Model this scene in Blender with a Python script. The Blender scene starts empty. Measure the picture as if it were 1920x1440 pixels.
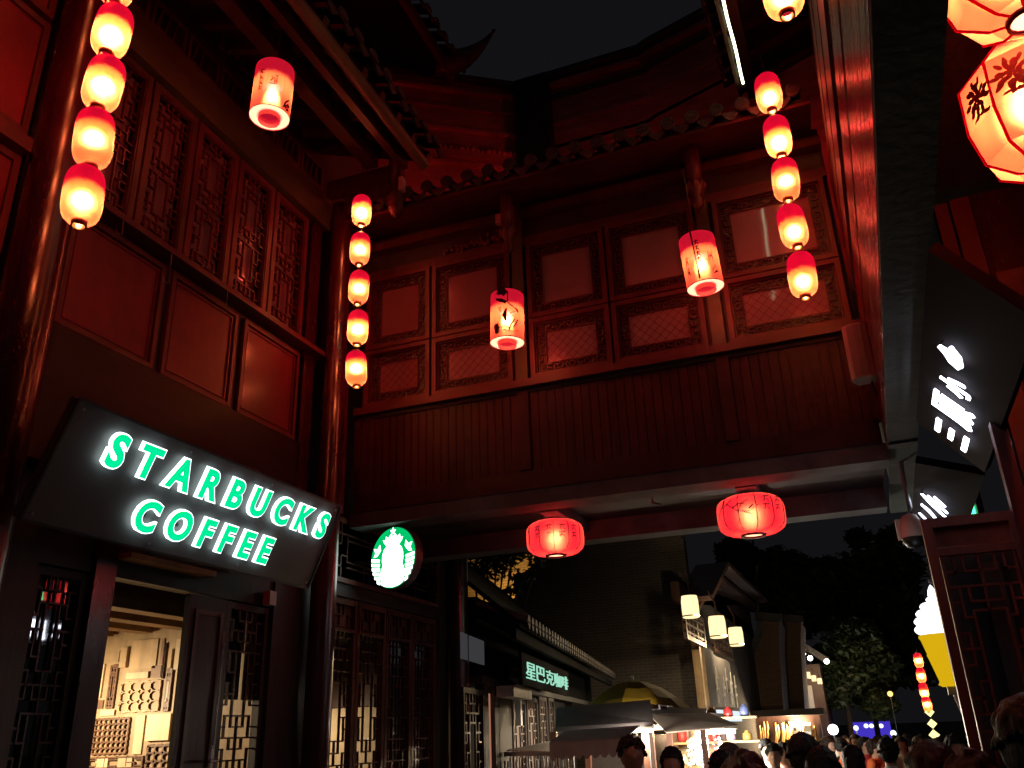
import bpy, bmesh, math, random
from mathutils import Vector, Matrix
random.seed(7)
SC = bpy.context.scene
COL = SC.collection

# ---------------------------------------------------------------- camera, world, sun, exposure
F_PX = 1600.0
CAM_Z = 1.75
_d1 = Vector((656, 622, 1600)).normalized()
_up = Vector((-140, -3890, 1600)).normalized()
_Yc = (_d1 - _up * _d1.dot(_up)).normalized()
_Xc = _Yc.cross(_up)
AXES = Matrix((_Xc, _Yc, _up))            # camera-space (x right, y down, z forward) -> world

cam_data = bpy.data.cameras.new('camera')
cam_data.sensor_width = 36.0
cam_data.lens = 36.0 * F_PX / 1920.0
cam_data.clip_start = 0.05
cam_data.clip_end = 2000
cam = bpy.data.objects.new('camera', cam_data)
COL.objects.link(cam)
_cx = AXES @ Vector((1, 0, 0)); _cy = AXES @ Vector((0, -1, 0)); _cz = AXES @ Vector((0, 0, -1))
_m = Matrix((_cx, _cy, _cz)).transposed().to_4x4()
_m.translation = (0, 0, CAM_Z)
cam.matrix_world = _m
SC.camera = cam

world = bpy.data.worlds.new('World'); SC.world = world; world.use_nodes = True
_nt = world.node_tree
_bg = _nt.nodes['Background']
_sky = _nt.nodes.new('ShaderNodeTexSky'); _sky.sky_type = 'NISHITA'; _sky.sun_disc = False
_sky.sun_elevation = math.radians(-6.0); _sky.sun_rotation = math.radians(200)
_sky.air_density = 1.6; _sky.dust_density = 4.0
_hs = _nt.nodes.new('ShaderNodeHueSaturation'); _hs.inputs['Saturation'].default_value = 0.25
_nt.links.new(_sky.outputs[0], _hs.inputs['Color'])
_glow = _nt.nodes.new('ShaderNodeMix'); _glow.data_type = 'RGBA'; _glow.blend_type = 'ADD'
_glow.inputs[0].default_value = 1.0
_glow.inputs[7].default_value = (0.095, 0.095, 0.115, 1)     # the even glow of the city on the night sky
_nt.links.new(_hs.outputs[0], _glow.inputs[6])
_nt.links.new(_glow.outputs[2], _bg.inputs['Color'])
_bg.inputs['Strength'].default_value = 0.06

_sun = bpy.data.lights.new('moon', 'SUN'); _sun.energy = 0.003; _sun.angle = math.radians(0.5)
_sun.color = (0.85, 0.9, 1.0)
_so = bpy.data.objects.new('moon', _sun); COL.objects.link(_so)
_so.rotation_euler = (math.radians(40), 0, math.radians(200)); _so.location = (0, 0, 30)

SC.view_settings.view_transform = 'Standard'
SC.view_settings.look = 'None'
SC.view_settings.exposure = 0.0
SC.view_settings.gamma = 1.0
SC.view_settings.use_curve_mapping = False
SC.render.engine = 'CYCLES'
SC.cycles.use_denoising = True
SC.cycles.use_light_tree = True
SC.cycles.use_adaptive_sampling = True
SC.cycles.adaptive_threshold = 0.02
SC.cycles.max_bounces = 5
SC.cycles.diffuse_bounces = 2
SC.cycles.glossy_bounces = 3
SC.cycles.transmission_bounces = 4
SC.cycles.transparent_max_bounces = 14
SC.cycles.caustics_reflective = False
SC.cycles.caustics_refractive = False
SC.cycles.sample_clamp_indirect = 3.0

# ---------------------------------------------------------------- helpers: where a photo point lies on a known plane
ORG = Vector((0, 0, CAM_Z))
def ray(px, py): return AXES @ Vector((px - 960.0, py - 720.0, F_PX))
def AX(px, py, x): r = ray(px, py); return ORG + r * (x / r.x)
def AY(px, py, y): r = ray(px, py); return ORG + r * (y / r.y)
def AZ(px, py, z): r = ray(px, py); return ORG + r * ((z - CAM_Z) / r.z)
def AD(px, py, d): return ORG + ray(px, py) * (d / F_PX)

# ---------------------------------------------------------------- mesh builder
class MB:
    def __init__(s): s.v = []; s.f = []; s.sm = []
    def add(s, vs, fs, smooth=False):
        b = len(s.v); s.v.extend([tuple(p) for p in vs])
        for q in fs: s.f.append(tuple(i + b for i in q)); s.sm.append(smooth)
        return s
    def hexa(s, p):
        return s.add(p, [(0, 3, 2, 1), (4, 5, 6, 7), (0, 1, 5, 4), (1, 2, 6, 5), (2, 3, 7, 6), (3, 0, 4, 7)])
    def box(s, x0, x1, y0, y1, z0, z1):
        if x0 > x1: x0, x1 = x1, x0
        if y0 > y1: y0, y1 = y1, y0
        if z0 > z1: z0, z1 = z1, z0
        return s.hexa([(x0, y0, z0), (x1, y0, z0), (x1, y1, z0), (x0, y1, z0), (x0, y0, z1), (x1, y0, z1), (x1, y1, z1), (x0, y1, z1)])
    def bar(s, p, q, w, d, up=(0, 0, 1)):
        p = Vector(p); q = Vector(q); t = (q - p).normalized(); up = Vector(up)
        side = t.cross(up)
        if side.length < 1e-5: side = t.cross(Vector((1, 0, 0)))
        side.normalize(); n = side.cross(t).normalized()
        a = side * (w / 2); b = n * (d / 2)
        return s.hexa([p - a - b, p + a - b, q + a - b, q - a - b, p - a + b, p + a + b, q + a + b, q - a + b])
    def tube(s, pts, r, n=8, smooth=True):
        pts = [Vector(p) for p in pts]; rings = []
        rr = r if isinstance(r, (list, tuple)) else [r] * len(pts)
        ref = Vector((0.13, 0.31, 0.94))
        for i, p in enumerate(pts):
            a = pts[max(0, i - 1)]; b = pts[min(len(pts) - 1, i + 1)]
            t = (b - a).normalized(); u = t.cross(ref)
            if u.length < 1e-4: u = t.cross(Vector((1, 0, 0)))
            u.normalize(); w = t.cross(u)
            rings.append([p + (u * math.cos(k * 2 * math.pi / n) + w * math.sin(k * 2 * math.pi / n)) * rr[i] for k in range(n)])
        vs = [q for rg in rings for q in rg]; fs = []
        for i in range(len(pts) - 1):
            for k in range(n):
                a = i * n + k; b = i * n + (k + 1) % n
                fs.append((a, a + n, b + n, b))
        s.add(vs, fs, smooth)
        s.add(rings[0], [tuple(range(n))]); s.add(rings[-1], [tuple(reversed(range(n)))])
        return s
    def lathe(s, prof, n=24, c=(0, 0, 0), smooth=True, caps=False):
        vs = []; fs = []
        for r, z in prof:
            for k in range(n):
                a = k * 2 * math.pi / n
                vs.append((c[0] + r * math.cos(a), c[1] + r * math.sin(a), c[2] + z))
        for i in range(len(prof) - 1):
            for k in range(n):
                a = i * n + k; b = i * n + (k + 1) % n
                fs.append((a, b, b + n, a + n))
        if caps: fs.append(tuple(reversed(range(n)))); fs.append(tuple((len(prof) - 1) * n + k for k in range(n)))
        return s.add(vs, fs, smooth)
    def prism(s, poly, o, a, b, th):
        o = Vector(o); a = Vector(a); b = Vector(b); th = Vector(th); n = len(poly)
        lo = [o + a * x + b * y for x, y in poly]; hi = [p + th for p in lo]
        fs = [tuple(reversed(range(n))), tuple(range(n, 2 * n))]
        for i in range(n): j = (i + 1) % n; fs.append((i, j, j + n, i + n))
        return s.add(lo + hi, fs)
    def ball(s, c, r, n=12, m=8, sc=(1, 1, 1)):
        prof = [(math.sin(math.pi * i / m), -math.cos(math.pi * i / m)) for i in range(m + 1)]
        prof[0] = (1e-4, -1); prof[-1] = (1e-4, 1)
        vs = []; fs = []
        for pr, z in prof:
            for k in range(n):
                a = k * 2 * math.pi / n
                vs.append((c[0] + r * sc[0] * pr * math.cos(a), c[1] + r * sc[1] * pr * math.sin(a), c[2] + r * sc[2] * z))
        for i in range(m):
            for k in range(n):
                a = i * n + k; b = i * n + (k + 1) % n
                fs.append((a, b, b + n, a + n))
        return s.add(vs, fs, True)
    def mesh(s, name):
        me = bpy.data.meshes.new(name); me.from_pydata(s.v, [], s.f)
        if any(s.sm): me.polygons.foreach_set('use_smooth', s.sm)
        me.update(); return me
    def build(s, name, mat, parent=None, fix=False):
        me = s.mesh(name)
        if fix:
            bm = bmesh.new(); bm.from_mesh(me); bmesh.ops.recalc_face_normals(bm, faces=bm.faces); bm.to_mesh(me); bm.free()
        return link(name, me, mat, parent)

WORLD_ROOTS = set()
def link(name, me, mat=None, parent=None, loc=None, rot=None):
    o = bpy.data.objects.new(name, me); COL.objects.link(o)
    if mat is not None and me is not None and not me.materials: me.materials.append(mat)
    if parent is not None:
        o.parent = parent
        if parent.name in WORLD_ROOTS: o.matrix_parent_inverse = Matrix.Translation(-parent.location)
    elif me is not None and len(me.vertices):           # a one-mesh thing: origin at its base
        xs = [v.co for v in me.vertices]
        c = Vector(((min(p.x for p in xs) + max(p.x for p in xs)) / 2, (min(p.y for p in xs) + max(p.y for p in xs)) / 2, min(p.z for p in xs)))
        me.transform(Matrix.Translation(-c)); o.location = c
    if loc is not None: o.location = loc
    if rot is not None: o.rotation_euler = rot
    return o
def tag(o, label=None, cat=None, group=None, kind=None):
    if label: o['label'] = label
    if cat: o['category'] = cat
    if group: o['group'] = group
    if kind: o['kind'] = kind
    return o
def thing(name, label, cat, loc=(0, 0, 0), group=None, rz=0.0, world=False):
    o = bpy.data.objects.new(name, None); COL.objects.link(o)
    o.empty_display_size = 0.1; o.location = loc; o.rotation_euler = (0, 0, rz)
    tag(o, label, cat, group)
    if world: WORLD_ROOTS.add(o.name)
    return o
KIDS = {}
def kids(o): return [c for c in bpy.data.objects if c.parent == o]
def dup(root, loc, label=None, rz=None, group=None, tree=None):
    def cp(o, par):
        c = o.copy(); COL.objects.link(c); c.parent = par
        for ch in kids(o): cp(ch, c)
        return c
    r = cp(root, None); r.location = loc
    if rz is not None: r.rotation_euler = (0, 0, rz)
    if label: r['label'] = label
    if group: r['group'] = group
    return r
def lamp(name, loc, power, color, radius=0.03, parent=None, spot=None, rot=None, blend=0.6):
    l = bpy.data.lights.new(name, 'SPOT' if spot else 'POINT'); l.energy = power; l.color = color; l.shadow_soft_size = radius
    if spot: l.spot_size = math.radians(spot); l.spot_blend = blend
    o = bpy.data.objects.new(name, l); COL.objects.link(o); o.location = loc
    if rot is not None: o.rotation_euler = rot
    if parent is not None:
        o.parent = parent
        if parent.name in WORLD_ROOTS: o.matrix_parent_inverse = Matrix.Translation(-parent.location)
    return o
def aim(o, target):
    o.rotation_euler = (Vector(target) - o.location).to_track_quat('-Z', 'Y').to_euler()

# ---------------------------------------------------------------- materials
def mat(name, col, rough=0.5, var=0.25, scale=6.0, stretch=(1, 1, 1), bump=0.0, coat=0.0, metal=0.0, col2=None, spec=0.5, bscale=None, rvar=0.0, bdist=0.01):
    m = bpy.data.materials.new(name); m.use_nodes = True
    nt = m.node_tree; b = nt.nodes['Principled BSDF']
    b.inputs['Roughness'].default_value = rough; b.inputs['Metallic'].default_value = metal
    b.inputs['Specular IOR Level'].default_value = spec
    b.inputs['Coat Weight'].default_value = coat; b.inputs['Coat Roughness'].default_value = 0.18 if coat < 0.9 else 0.05
    geo = nt.nodes.new('ShaderNodeNewGeometry')
    mp = nt.nodes.new('ShaderNodeMapping'); mp.inputs['Scale'].default_value = stretch
    nt.links.new(geo.outputs['Position'], mp.inputs['Vector'])
    nz = nt.nodes.new('ShaderNodeTexNoise'); nz.inputs['Scale'].default_value = scale; nz.inputs['Detail'].default_value = 6; nz.inputs['Roughness'].default_value = 0.65
    nt.links.new(mp.outputs[0], nz.inputs['Vector'])
    rp = nt.nodes.new('ShaderNodeValToRGB')
    c2 = col2 or tuple(min(1, c * (1 + var)) for c in col)
    rp.color_ramp.elements[0].color = (*[c * (1 - var) for c in col], 1); rp.color_ramp.elements[0].position = 0.3
    rp.color_ramp.elements[1].color = (*c2, 1); rp.color_ramp.elements[1].position = 0.72
    nt.links.new(nz.outputs['Fac'], rp.inputs[0])
    oi = nt.nodes.new('ShaderNodeObjectInfo')
    mr = nt.nodes.new('ShaderNodeMapRange'); mr.inputs['To Min'].default_value = 1 - var * 0.5; mr.inputs['To Max'].default_value = 1 + var * 0.5
    nt.links.new(oi.outputs['Random'], mr.inputs['Value'])
    mx = nt.nodes.new('ShaderNodeVectorMath'); mx.operation = 'SCALE'
    n3 = nt.nodes.new('ShaderNodeTexNoise'); n3.inputs['Scale'].default_value = scale * 0.33; n3.inputs['Detail'].default_value = 5; n3.inputs['Roughness'].default_value = 0.7
    nt.links.new(geo.outputs['Position'], n3.inputs['Vector'])
    m3 = nt.nodes.new('ShaderNodeMapRange'); m3.inputs['From Min'].default_value = 0.35; m3.inputs['From Max'].default_value = 0.65; m3.inputs['To Min'].default_value = 1 - var; m3.inputs['To Max'].default_value = 1 + var * 0.4
    nt.links.new(n3.outputs['Fac'], m3.inputs['Value'])
    mm = nt.nodes.new('ShaderNodeMath'); mm.operation = 'MULTIPLY'; nt.links.new(mr.outputs[0], mm.inputs[0]); nt.links.new(m3.outputs[0], mm.inputs[1])
    nt.links.new(rp.outputs[0], mx.inputs[0]); nt.links.new(mm.outputs[0], mx.inputs['Scale'])
    nt.links.new(mx.outputs[0], b.inputs['Base Color'])
    if rvar:
        r2 = nt.nodes.new('ShaderNodeMapRange'); r2.inputs['To Min'].default_value = max(0.03, rough - rvar); r2.inputs['To Max'].default_value = rough + rvar
        nt.links.new(nz.outputs['Fac'], r2.inputs['Value']); nt.links.new(r2.outputs[0], b.inputs['Roughness'])
    if bump:
        n2 = nt.nodes.new('ShaderNodeTexNoise'); n2.inputs['Scale'].default_value = bscale or scale * 3; n2.inputs['Detail'].default_value = 4
        nt.links.new(mp.outputs[0], n2.inputs['Vector'])
        bp = nt.nodes.new('ShaderNodeBump'); bp.inputs['Strength'].default_value = bump; bp.inputs['Distance'].default_value = bdist
        nt.links.new(n2.outputs['Fac'], bp.inputs['Height']); nt.links.new(bp.outputs[0], b.inputs['Normal'])
    return m
def emit(name, col, strength, lights=False):
    m = bpy.data.materials.new(name); m.use_nodes = True; nt = m.node_tree
    nt.nodes.remove(nt.nodes['Principled BSDF'])
    e = nt.nodes.new('ShaderNodeEmission'); e.inputs[0].default_value = (*col, 1); e.inputs[1].default_value = strength
    nt.links.new(e.outputs[0], nt.nodes['Material Output'].inputs[0])
    if not lights: m.cycles.emission_sampling = 'NONE'
    return m
def silk(name, thru, cloth, cloth_fac, glow, ribs=0.0, fwd=(1.0, 0.76, 0.32), fwd_fac=0.5):
    """sheer lantern cloth: mostly lets the bulb's light through tinted, scatters a little of it"""
    m = bpy.data.materials.new(name); m.use_nodes = True; nt = m.node_tree
    nt.nodes.remove(nt.nodes['Principled BSDF']); out = nt.nodes['Material Output']
    tr = nt.nodes.new('ShaderNodeBsdfTransparent'); tr.inputs[0].default_value = (*thru, 1)
    tl = nt.nodes.new('ShaderNodeBsdfTranslucent'); tl.inputs[0].default_value = (*cloth, 1)
    rf = nt.nodes.new('ShaderNodeBsdfRefraction'); rf.inputs[0].default_value = (*fwd, 1); rf.inputs['Roughness'].default_value = 0.85; rf.inputs['IOR'].default_value = 1.33
    m0 = nt.nodes.new('ShaderNodeMixShader'); m0.inputs[0].default_value = fwd_fac
    nt.links.new(tl.outputs[0], m0.inputs[1]); nt.links.new(rf.outputs[0], m0.inputs[2])
    mx = nt.nodes.new('ShaderNodeMixShader'); mx.inputs[0].default_value = cloth_fac
    nt.links.new(tr.outputs[0], mx.inputs[1]); nt.links.new(m0.outputs[0], mx.inputs[2])
    em = nt.nodes.new('ShaderNodeEmission'); em.inputs[0].default_value = (*glow, 1)
    ad = nt.nodes.new('ShaderNodeAddShader'); nt.links.new(mx.outputs[0], ad.inputs[0]); nt.links.new(em.outputs[0], ad.inputs[1])
    nt.links.new(ad.outputs[0], out.inputs[0]); m.cycles.emission_sampling = 'NONE'
    if ribs:                                             # the cloth is a little denser over each bamboo rib
        tc = nt.nodes.new('ShaderNodeTexCoord'); wv = nt.nodes.new('ShaderNodeTexWave'); wv.bands_direction = 'Z'; wv.inputs['Scale'].default_value = ribs
        nt.links.new(tc.outputs['Object'], wv.inputs['Vector'])
        mr = nt.nodes.new('ShaderNodeMapRange'); mr.inputs['To Min'].default_value = 0.8; mr.inputs['To Max'].default_value = 1.1
        nt.links.new(wv.outputs['Fac'], mr.inputs['Value']); nt.links.new(mr.outputs[0], em.inputs[1])
        m2 = nt.nodes.new('ShaderNodeMapRange'); m2.inputs['To Min'].default_value = cloth_fac * 0.85; m2.inputs['To Max'].default_value = cloth_fac * 1.1
        nt.links.new(wv.outputs['Fac'], m2.inputs['Value']); nt.links.new(m2.outputs[0], mx.inputs[0])
    return m
def glass(name, col=(0.9, 0.9, 0.9), rough=0.05, mirror=0.06):
    """thin pane: lets most light straight through, mirrors the street at a glance"""
    m = bpy.data.materials.new(name); m.use_nodes = True; nt = m.node_tree
    nt.nodes.remove(nt.nodes['Principled BSDF']); out = nt.nodes['Material Output']
    tr = nt.nodes.new('ShaderNodeBsdfTransparent'); tr.inputs[0].default_value = (*col, 1)
    gl = nt.nodes.new('ShaderNodeBsdfGlossy'); gl.inputs['Roughness'].default_value = rough
    geo = nt.nodes.new('ShaderNodeNewGeometry'); dt = nt.nodes.new('ShaderNodeVectorMath'); dt.operation = 'DOT_PRODUCT'
    nt.links.new(geo.outputs['Normal'], dt.inputs[0]); nt.links.new(geo.outputs['Incoming'], dt.inputs[1])
    ab = nt.nodes.new('ShaderNodeMath'); ab.operation = 'ABSOLUTE'; nt.links.new(dt.outputs['Value'], ab.inputs[0])
    om = nt.nodes.new('ShaderNodeMath'); om.operation = 'SUBTRACT'; om.inputs[0].default_value = 1.0; nt.links.new(ab.outputs[0], om.inputs[1])
    pw = nt.nodes.new('ShaderNodeMath'); pw.operation = 'POWER'; pw.inputs[1].default_value = 5.0; nt.links.new(om.outputs[0], pw.inputs[0])
    mp = nt.nodes.new('ShaderNodeMapRange'); mp.inputs['To Min'].default_value = mirror; mp.inputs['To Max'].default_value = 1.0
    nt.links.new(pw.outputs[0], mp.inputs['Value'])
    mx = nt.nodes.new('ShaderNodeMixShader'); nt.links.new(mp.outputs[0], mx.inputs[0])
    nt.links.new(tr.outputs[0], mx.inputs[1]); nt.links.new(gl.outputs[0], mx.inputs[2])
    nt.links.new(mx.outputs[0], out.inputs[0]); return m
def brickmat(name, c1, c2, mortar, sc=1.0, axis='XZ', bump=0.6):
    m = bpy.data.materials.new(name); m.use_nodes = True; nt = m.node_tree; b = nt.nodes['Principled BSDF']
    b.inputs['Roughness'].default_value = 0.85
    geo = nt.nodes.new('ShaderNodeNewGeometry'); sp = nt.nodes.new('ShaderNodeSeparateXYZ'); cb = nt.nodes.new('ShaderNodeCombineXYZ')
    nt.links.new(geo.outputs['Position'], sp.inputs[0])
    nt.links.new(sp.outputs[axis[0]], cb.inputs[0]); nt.links.new(sp.outputs[axis[1]], cb.inputs[1])
    br = nt.nodes.new('ShaderNodeTexBrick'); br.inputs['Scale'].default_value = 4.0 * sc
    br.inputs['Color1'].default_value = (*c1, 1); br.inputs['Color2'].default_value = (*c2, 1); br.inputs['Mortar'].default_value = (*mortar, 1)
    br.inputs['Mortar Size'].default_value = 0.03; br.inputs['Brick Width'].default_value = 1.0; br.inputs['Row Height'].default_value = 0.3
    nt.links.new(cb.outputs[0], br.inputs['Vector'])
    nt.links.new(br.outputs[0], b.inputs['Base Color'])
    bp = nt.nodes.new('ShaderNodeBump'); bp.inputs['Strength'].default_value = bump; bp.inputs['Distance'].default_value = 0.02; bp.invert = True
    nt.links.new(br.outputs['Fac'], bp.inputs['Height']); nt.links.new(bp.outputs[0], b.inputs['Normal'])
    return m

M = {}
M['lacquer'] = mat('dark_red_lacquer', (0.055, 0.011, 0.014), 0.28, 0.35, 5, (1, 1, 0.15), 0.15, coat=0.5, rvar=0.08)
M['redpanel'] = mat('red_panel_paint', (0.20, 0.030, 0.032), 0.42, 0.32, 4, (1, 1, 0.4), 0.2, coat=0.25, rvar=0.14)
M['maroon'] = mat('dark_maroon_beam', (0.022, 0.009, 0.011), 0.5, 0.35, 5, (1, 0.2, 1), 0.2, spec=0.2)
M['redwood'] = mat('red_brown_timber', (0.11, 0.028, 0.028), 0.45, 0.3, 7, (1, 1, 0.12), 0.25)
M['redwoodx'] = mat('red_brown_timber_lengthwise', (0.11, 0.028, 0.028), 0.45, 0.3, 7, (0.15, 0.15, 1), 0.25)
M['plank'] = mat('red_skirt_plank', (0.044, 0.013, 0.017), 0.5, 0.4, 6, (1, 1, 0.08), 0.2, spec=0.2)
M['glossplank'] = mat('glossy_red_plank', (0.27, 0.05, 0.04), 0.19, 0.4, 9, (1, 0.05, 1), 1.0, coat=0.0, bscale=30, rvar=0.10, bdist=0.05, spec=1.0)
M['doorwood'] = mat('red_door_wood', (0.40, 0.11, 0.08), 0.45, 0.3, 8, (1, 1, 0.15), 0.25)
M['brown'] = mat('brown_timber', (0.09, 0.035, 0.022), 0.5, 0.35, 8, (1, 1, 0.15), 0.3)
M['dark'] = mat('near_black_timber', (0.025, 0.018, 0.017), 0.6, 0.35, 8, (1, 1, 0.15), 0.25)
M['lattice'] = mat('lattice_wood', (0.13, 0.045, 0.03), 0.4, 0.25, 10, (1, 1, 1), 0.1)
M['latticedark'] = mat('dark_lattice_wood', (0.05, 0.024, 0.019), 0.4, 0.25, 10, (1, 1, 1), 0.1)
M['greenbeam'] = mat('faded_green_beam_paint', (0.07, 0.085, 0.04), 0.45, 0.3, 4, (1, 0.3, 1), 0.15)
M['olive'] = mat('purlin_green_light_tint', (0.17, 0.17, 0.08), 0.35, 0.2, 5, (1, 0.2, 1), 0.1)  # olive tint puts the rope light's greenish cast into the purlin's colour
M['concrete'] = mat('stained_concrete', (0.075, 0.08, 0.08), 0.8, 0.5, 3, (1, 1, 1), 0.5, bscale=20)
M['darkconcrete'] = mat('dark_concrete', (0.05, 0.055, 0.055), 0.85, 0.5, 3, (1, 1, 1), 0.5, bscale=20)  # the concrete in a darker grey
M['tile'] = mat('grey_clay_tile', (0.075, 0.065, 0.062), 0.7, 0.35, 12, (1, 1, 1), 0.3)
M['plaster'] = mat('red_wash_plaster', (0.55, 0.22, 0.16), 0.8, 0.35, 2.2, (0.5, 1, 2.5), 0.5, bscale=9)
M['signboard'] = mat('charcoal_sign_panel', (0.075, 0.085, 0.092), 0.45, 0.08, 3, (1, 1, 1), 0.03)
M['darkboard'] = mat('dark_plum_board', (0.011, 0.008, 0.009), 0.85, 0.1, 3, spec=0.05)
M['matte'] = mat('soot_black_board', (0.008, 0.008, 0.009), 0.9, 0.2, 5, spec=0.05)
M['black'] = mat('black_metal', (0.015, 0.015, 0.016), 0.4, 0.2, 8)
M['steel'] = mat('grey_metal', (0.35, 0.35, 0.37), 0.35, 0.15, 8, metal=0.6)
M['white'] = mat('white_plastic', (0.75, 0.75, 0.75), 0.4, 0.05, 5)
M['ivory'] = mat('ivory_plastic', (0.62, 0.5, 0.42), 0.45, 0.08, 5)
M['pine'] = mat('pale_pine', (0.58, 0.44, 0.27), 0.55, 0.25, 5, (1, 1, 0.1), 0.2)
M['oak'] = mat('golden_oak', (0.45, 0.31, 0.17), 0.55, 0.3, 6, (1, 1, 0.1), 0.25)
M['walnut'] = mat('walnut_strip', (0.16, 0.075, 0.035), 0.5, 0.3, 6, (0.2, 0.2, 1), 0.25)
M['ceilbeam'] = mat('old_ceiling_beam', (0.30, 0.17, 0.07), 0.6, 0.5, 10, (1, 0.06, 1), 0.5)
M['brick'] = brickmat('dark_grey_brick', (0.10, 0.085, 0.07), (0.075, 0.065, 0.055), (0.15, 0.13, 0.11), 1.0, 'XZ')
M['brickY'] = brickmat('dark_grey_brick_side', (0.10, 0.085, 0.07), (0.075, 0.065, 0.055), (0.15, 0.13, 0.11), 1.0, 'YZ')
M['towerbrick'] = brickmat('ochre_brick', (0.40, 0.27, 0.12), (0.33, 0.22, 0.10), (0.2, 0.13, 0.06), 0.9, 'XZ')
M['pave'] = brickmat('stone_paving', (0.07, 0.068, 0.066), (0.055, 0.053, 0.052), (0.03, 0.029, 0.028), 0.6, 'XY', 0.4)
M['leaf'] = mat('leaf_green', (0.038, 0.058, 0.018), 0.55, 0.5, 3)
M['bark'] = mat('tree_bark', (0.10, 0.07, 0.05), 0.85, 0.4, 12, (1, 1, 0.3), 0.6)
M['glass'] = glass('window_glass')
M['glassdark'] = glass('smoked_window_glass', (0.5, 0.48, 0.47), 0.03, mirror=0.32)
M['filmpane'] = mat('amber_film_pane', (0.30, 0.26, 0.21), 0.3, 0.12, 2, coat=1.0)
M['greyblind'] = mat('grey_blind', (0.10, 0.11, 0.125), 0.7, 0.15, 3)
M['curtain'] = mat('pale_blind', (0.50, 0.44, 0.38), 0.7, 0.1, 3)
M['gold'] = mat('gilt_ring', (0.55, 0.30, 0.10), 0.35, 0.1, 6, metal=0.7)
M['ink'] = mat('black_ink', (0.02, 0.004, 0.004), 0.6, 0.1, 6)
M['redink'] = mat('dark_red_line', (0.16, 0.004, 0.008), 0.6, 0.1, 6)
M['cord'] = mat('dark_cord', (0.05, 0.02, 0.015), 0.7, 0.1, 6)
M['tassel'] = mat('red_tassel', (0.4, 0.02, 0.02), 0.7, 0.2, 6)
M['silk'] = silk('red_lantern_silk', (0.54, 0.020, 0.044), (1.0, 0.20, 0.035), 0.54, (0.44, 0.002, 0.024), 40)
M['cylsilk'] = silk('painted_lantern_silk', (0.54, 0.030, 0.055), (1.0, 0.20, 0.08), 0.42, (0.42, 0.005, 0.022))
M['drumsilk'] = silk('pink_red_lantern_silk', (0.70, 0.040, 0.070), (1.0, 0.045, 0.075), 0.30, (0.44, 0.006, 0.026), fwd=(1.0, 0.45, 0.25), fwd_fac=0.35)
M['hexsilk'] = silk('painted_hexagon_lantern_cloth', (0.80, 0.075, 0.075), (1.0, 0.20, 0.07), 0.32, (0.40, 0.004, 0.022), fwd_fac=0.45)
M['ribtape'] = silk('red_rib_tape', (0.3, 0.0, 0.0), (0.55, 0.003, 0.015), 1.0, (0.06, 0.0, 0.002), fwd_fac=0.0)
M['paper'] = emit('lit_cream_paper', (1.0, 0.76, 0.38), 1.5)
M['bulb'] = emit('lit_bulb', (1.0, 0.85, 0.6), 14)
M['whiteglow'] = emit('white_letter_glow', (0.86, 1.0, 0.95), 2.6, True)
M['greenface'] = emit('green_letter_face', (0.0, 0.86, 0.34), 1.0)
M['logogreen'] = emit('green_disc_face', (0.0, 0.55, 0.14), 1.0, True)
M['logowhite'] = emit('white_emblem_face', (0.92, 1.0, 0.96), 3.0, True)
M['mint'] = emit('mint_letter_glow', (0.35, 0.75, 0.55), 1.0)
M['bluewhite'] = emit('cool_white_sign_glow', (0.80, 0.84, 1.0), 7.0, True)
M['rope'] = emit('rope_light_glow', (0.95, 1.0, 0.6), 6.0, True)
# ---------------------------------------------------------------- ground
g = MB(); g.add([(-400, -60, 0), (400, -60, 0), (400, 900, 0), (-400, 900, 0)], [(0, 1, 2, 3)])
tag(g.build('ground', M['pave']), kind='structure')

# ---------------------------------------------------------------- lattice helpers (local: u along, v up, n outward)
def lattice_segments(cols, rows, panes):
    """stepped lattice: bars in a cols x rows grid, with the rectangular openings in panes kept clear"""
    seg = []
    for (x0, x1, y0, y1) in panes:
        seg += [((x0, y0), (x1, y0)), ((x0, y1), (x1, y1)), ((x0, y0), (x0, y1)), ((x1, y0), (x1, y1))]
    px0 = min(p[0] for p in panes); px1 = max(p[1] for p in panes)
    def inpane(x, y): return any(a < x < b and c < y < d for a, b, c, d in panes)
    for j in range(1, rows):
        y = j
        mid = px0 / 2.0
        if j % 2: seg += [((0, y), (mid, y)), ((cols, y), (cols - mid, y))]
        else: seg += [((mid, y), (px0, y)), ((cols - mid, y), (px1, y))]
        if j % 2 == 0 and j % 4 == 0: seg += [((0, y), (mid, y)), ((cols, y), (cols - mid, y))]
    for j in range(0, rows):
        mid = px0 / 2.0
        if j % 3 != 2: seg += [((mid, j), (mid, min(rows, j + 1))), ((cols - mid, j), (cols - mid, min(rows, j + 1)))]
    for j in range(1, rows):
        for (xa, xb) in ((px0, (px0 + px1) / 2), ((px0 + px1) / 2, px1)):
            xm = (xa + xb) / 2
            if not inpane(xm, j) and not any(abs(j - c) < 0.01 or abs(j - d) < 0.01 for _, _, c, d in panes): seg.append(((xa, j), (xb, j)))
    yb = sorted([0, rows] + [c for p in panes for c in p[2:]])
    for a, b in zip(yb[::2], yb[1::2]):
        if b - a > 0.5:
            seg.append((((px0 + px1) / 2, a), ((px0 + px1) / 2, b)))
            for k in range(int(a), int(b)):
                if k % 2: seg += [((px0, k), (px0, k + 1)), ((px1, k), (px1, k + 1))]
    return seg
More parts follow.
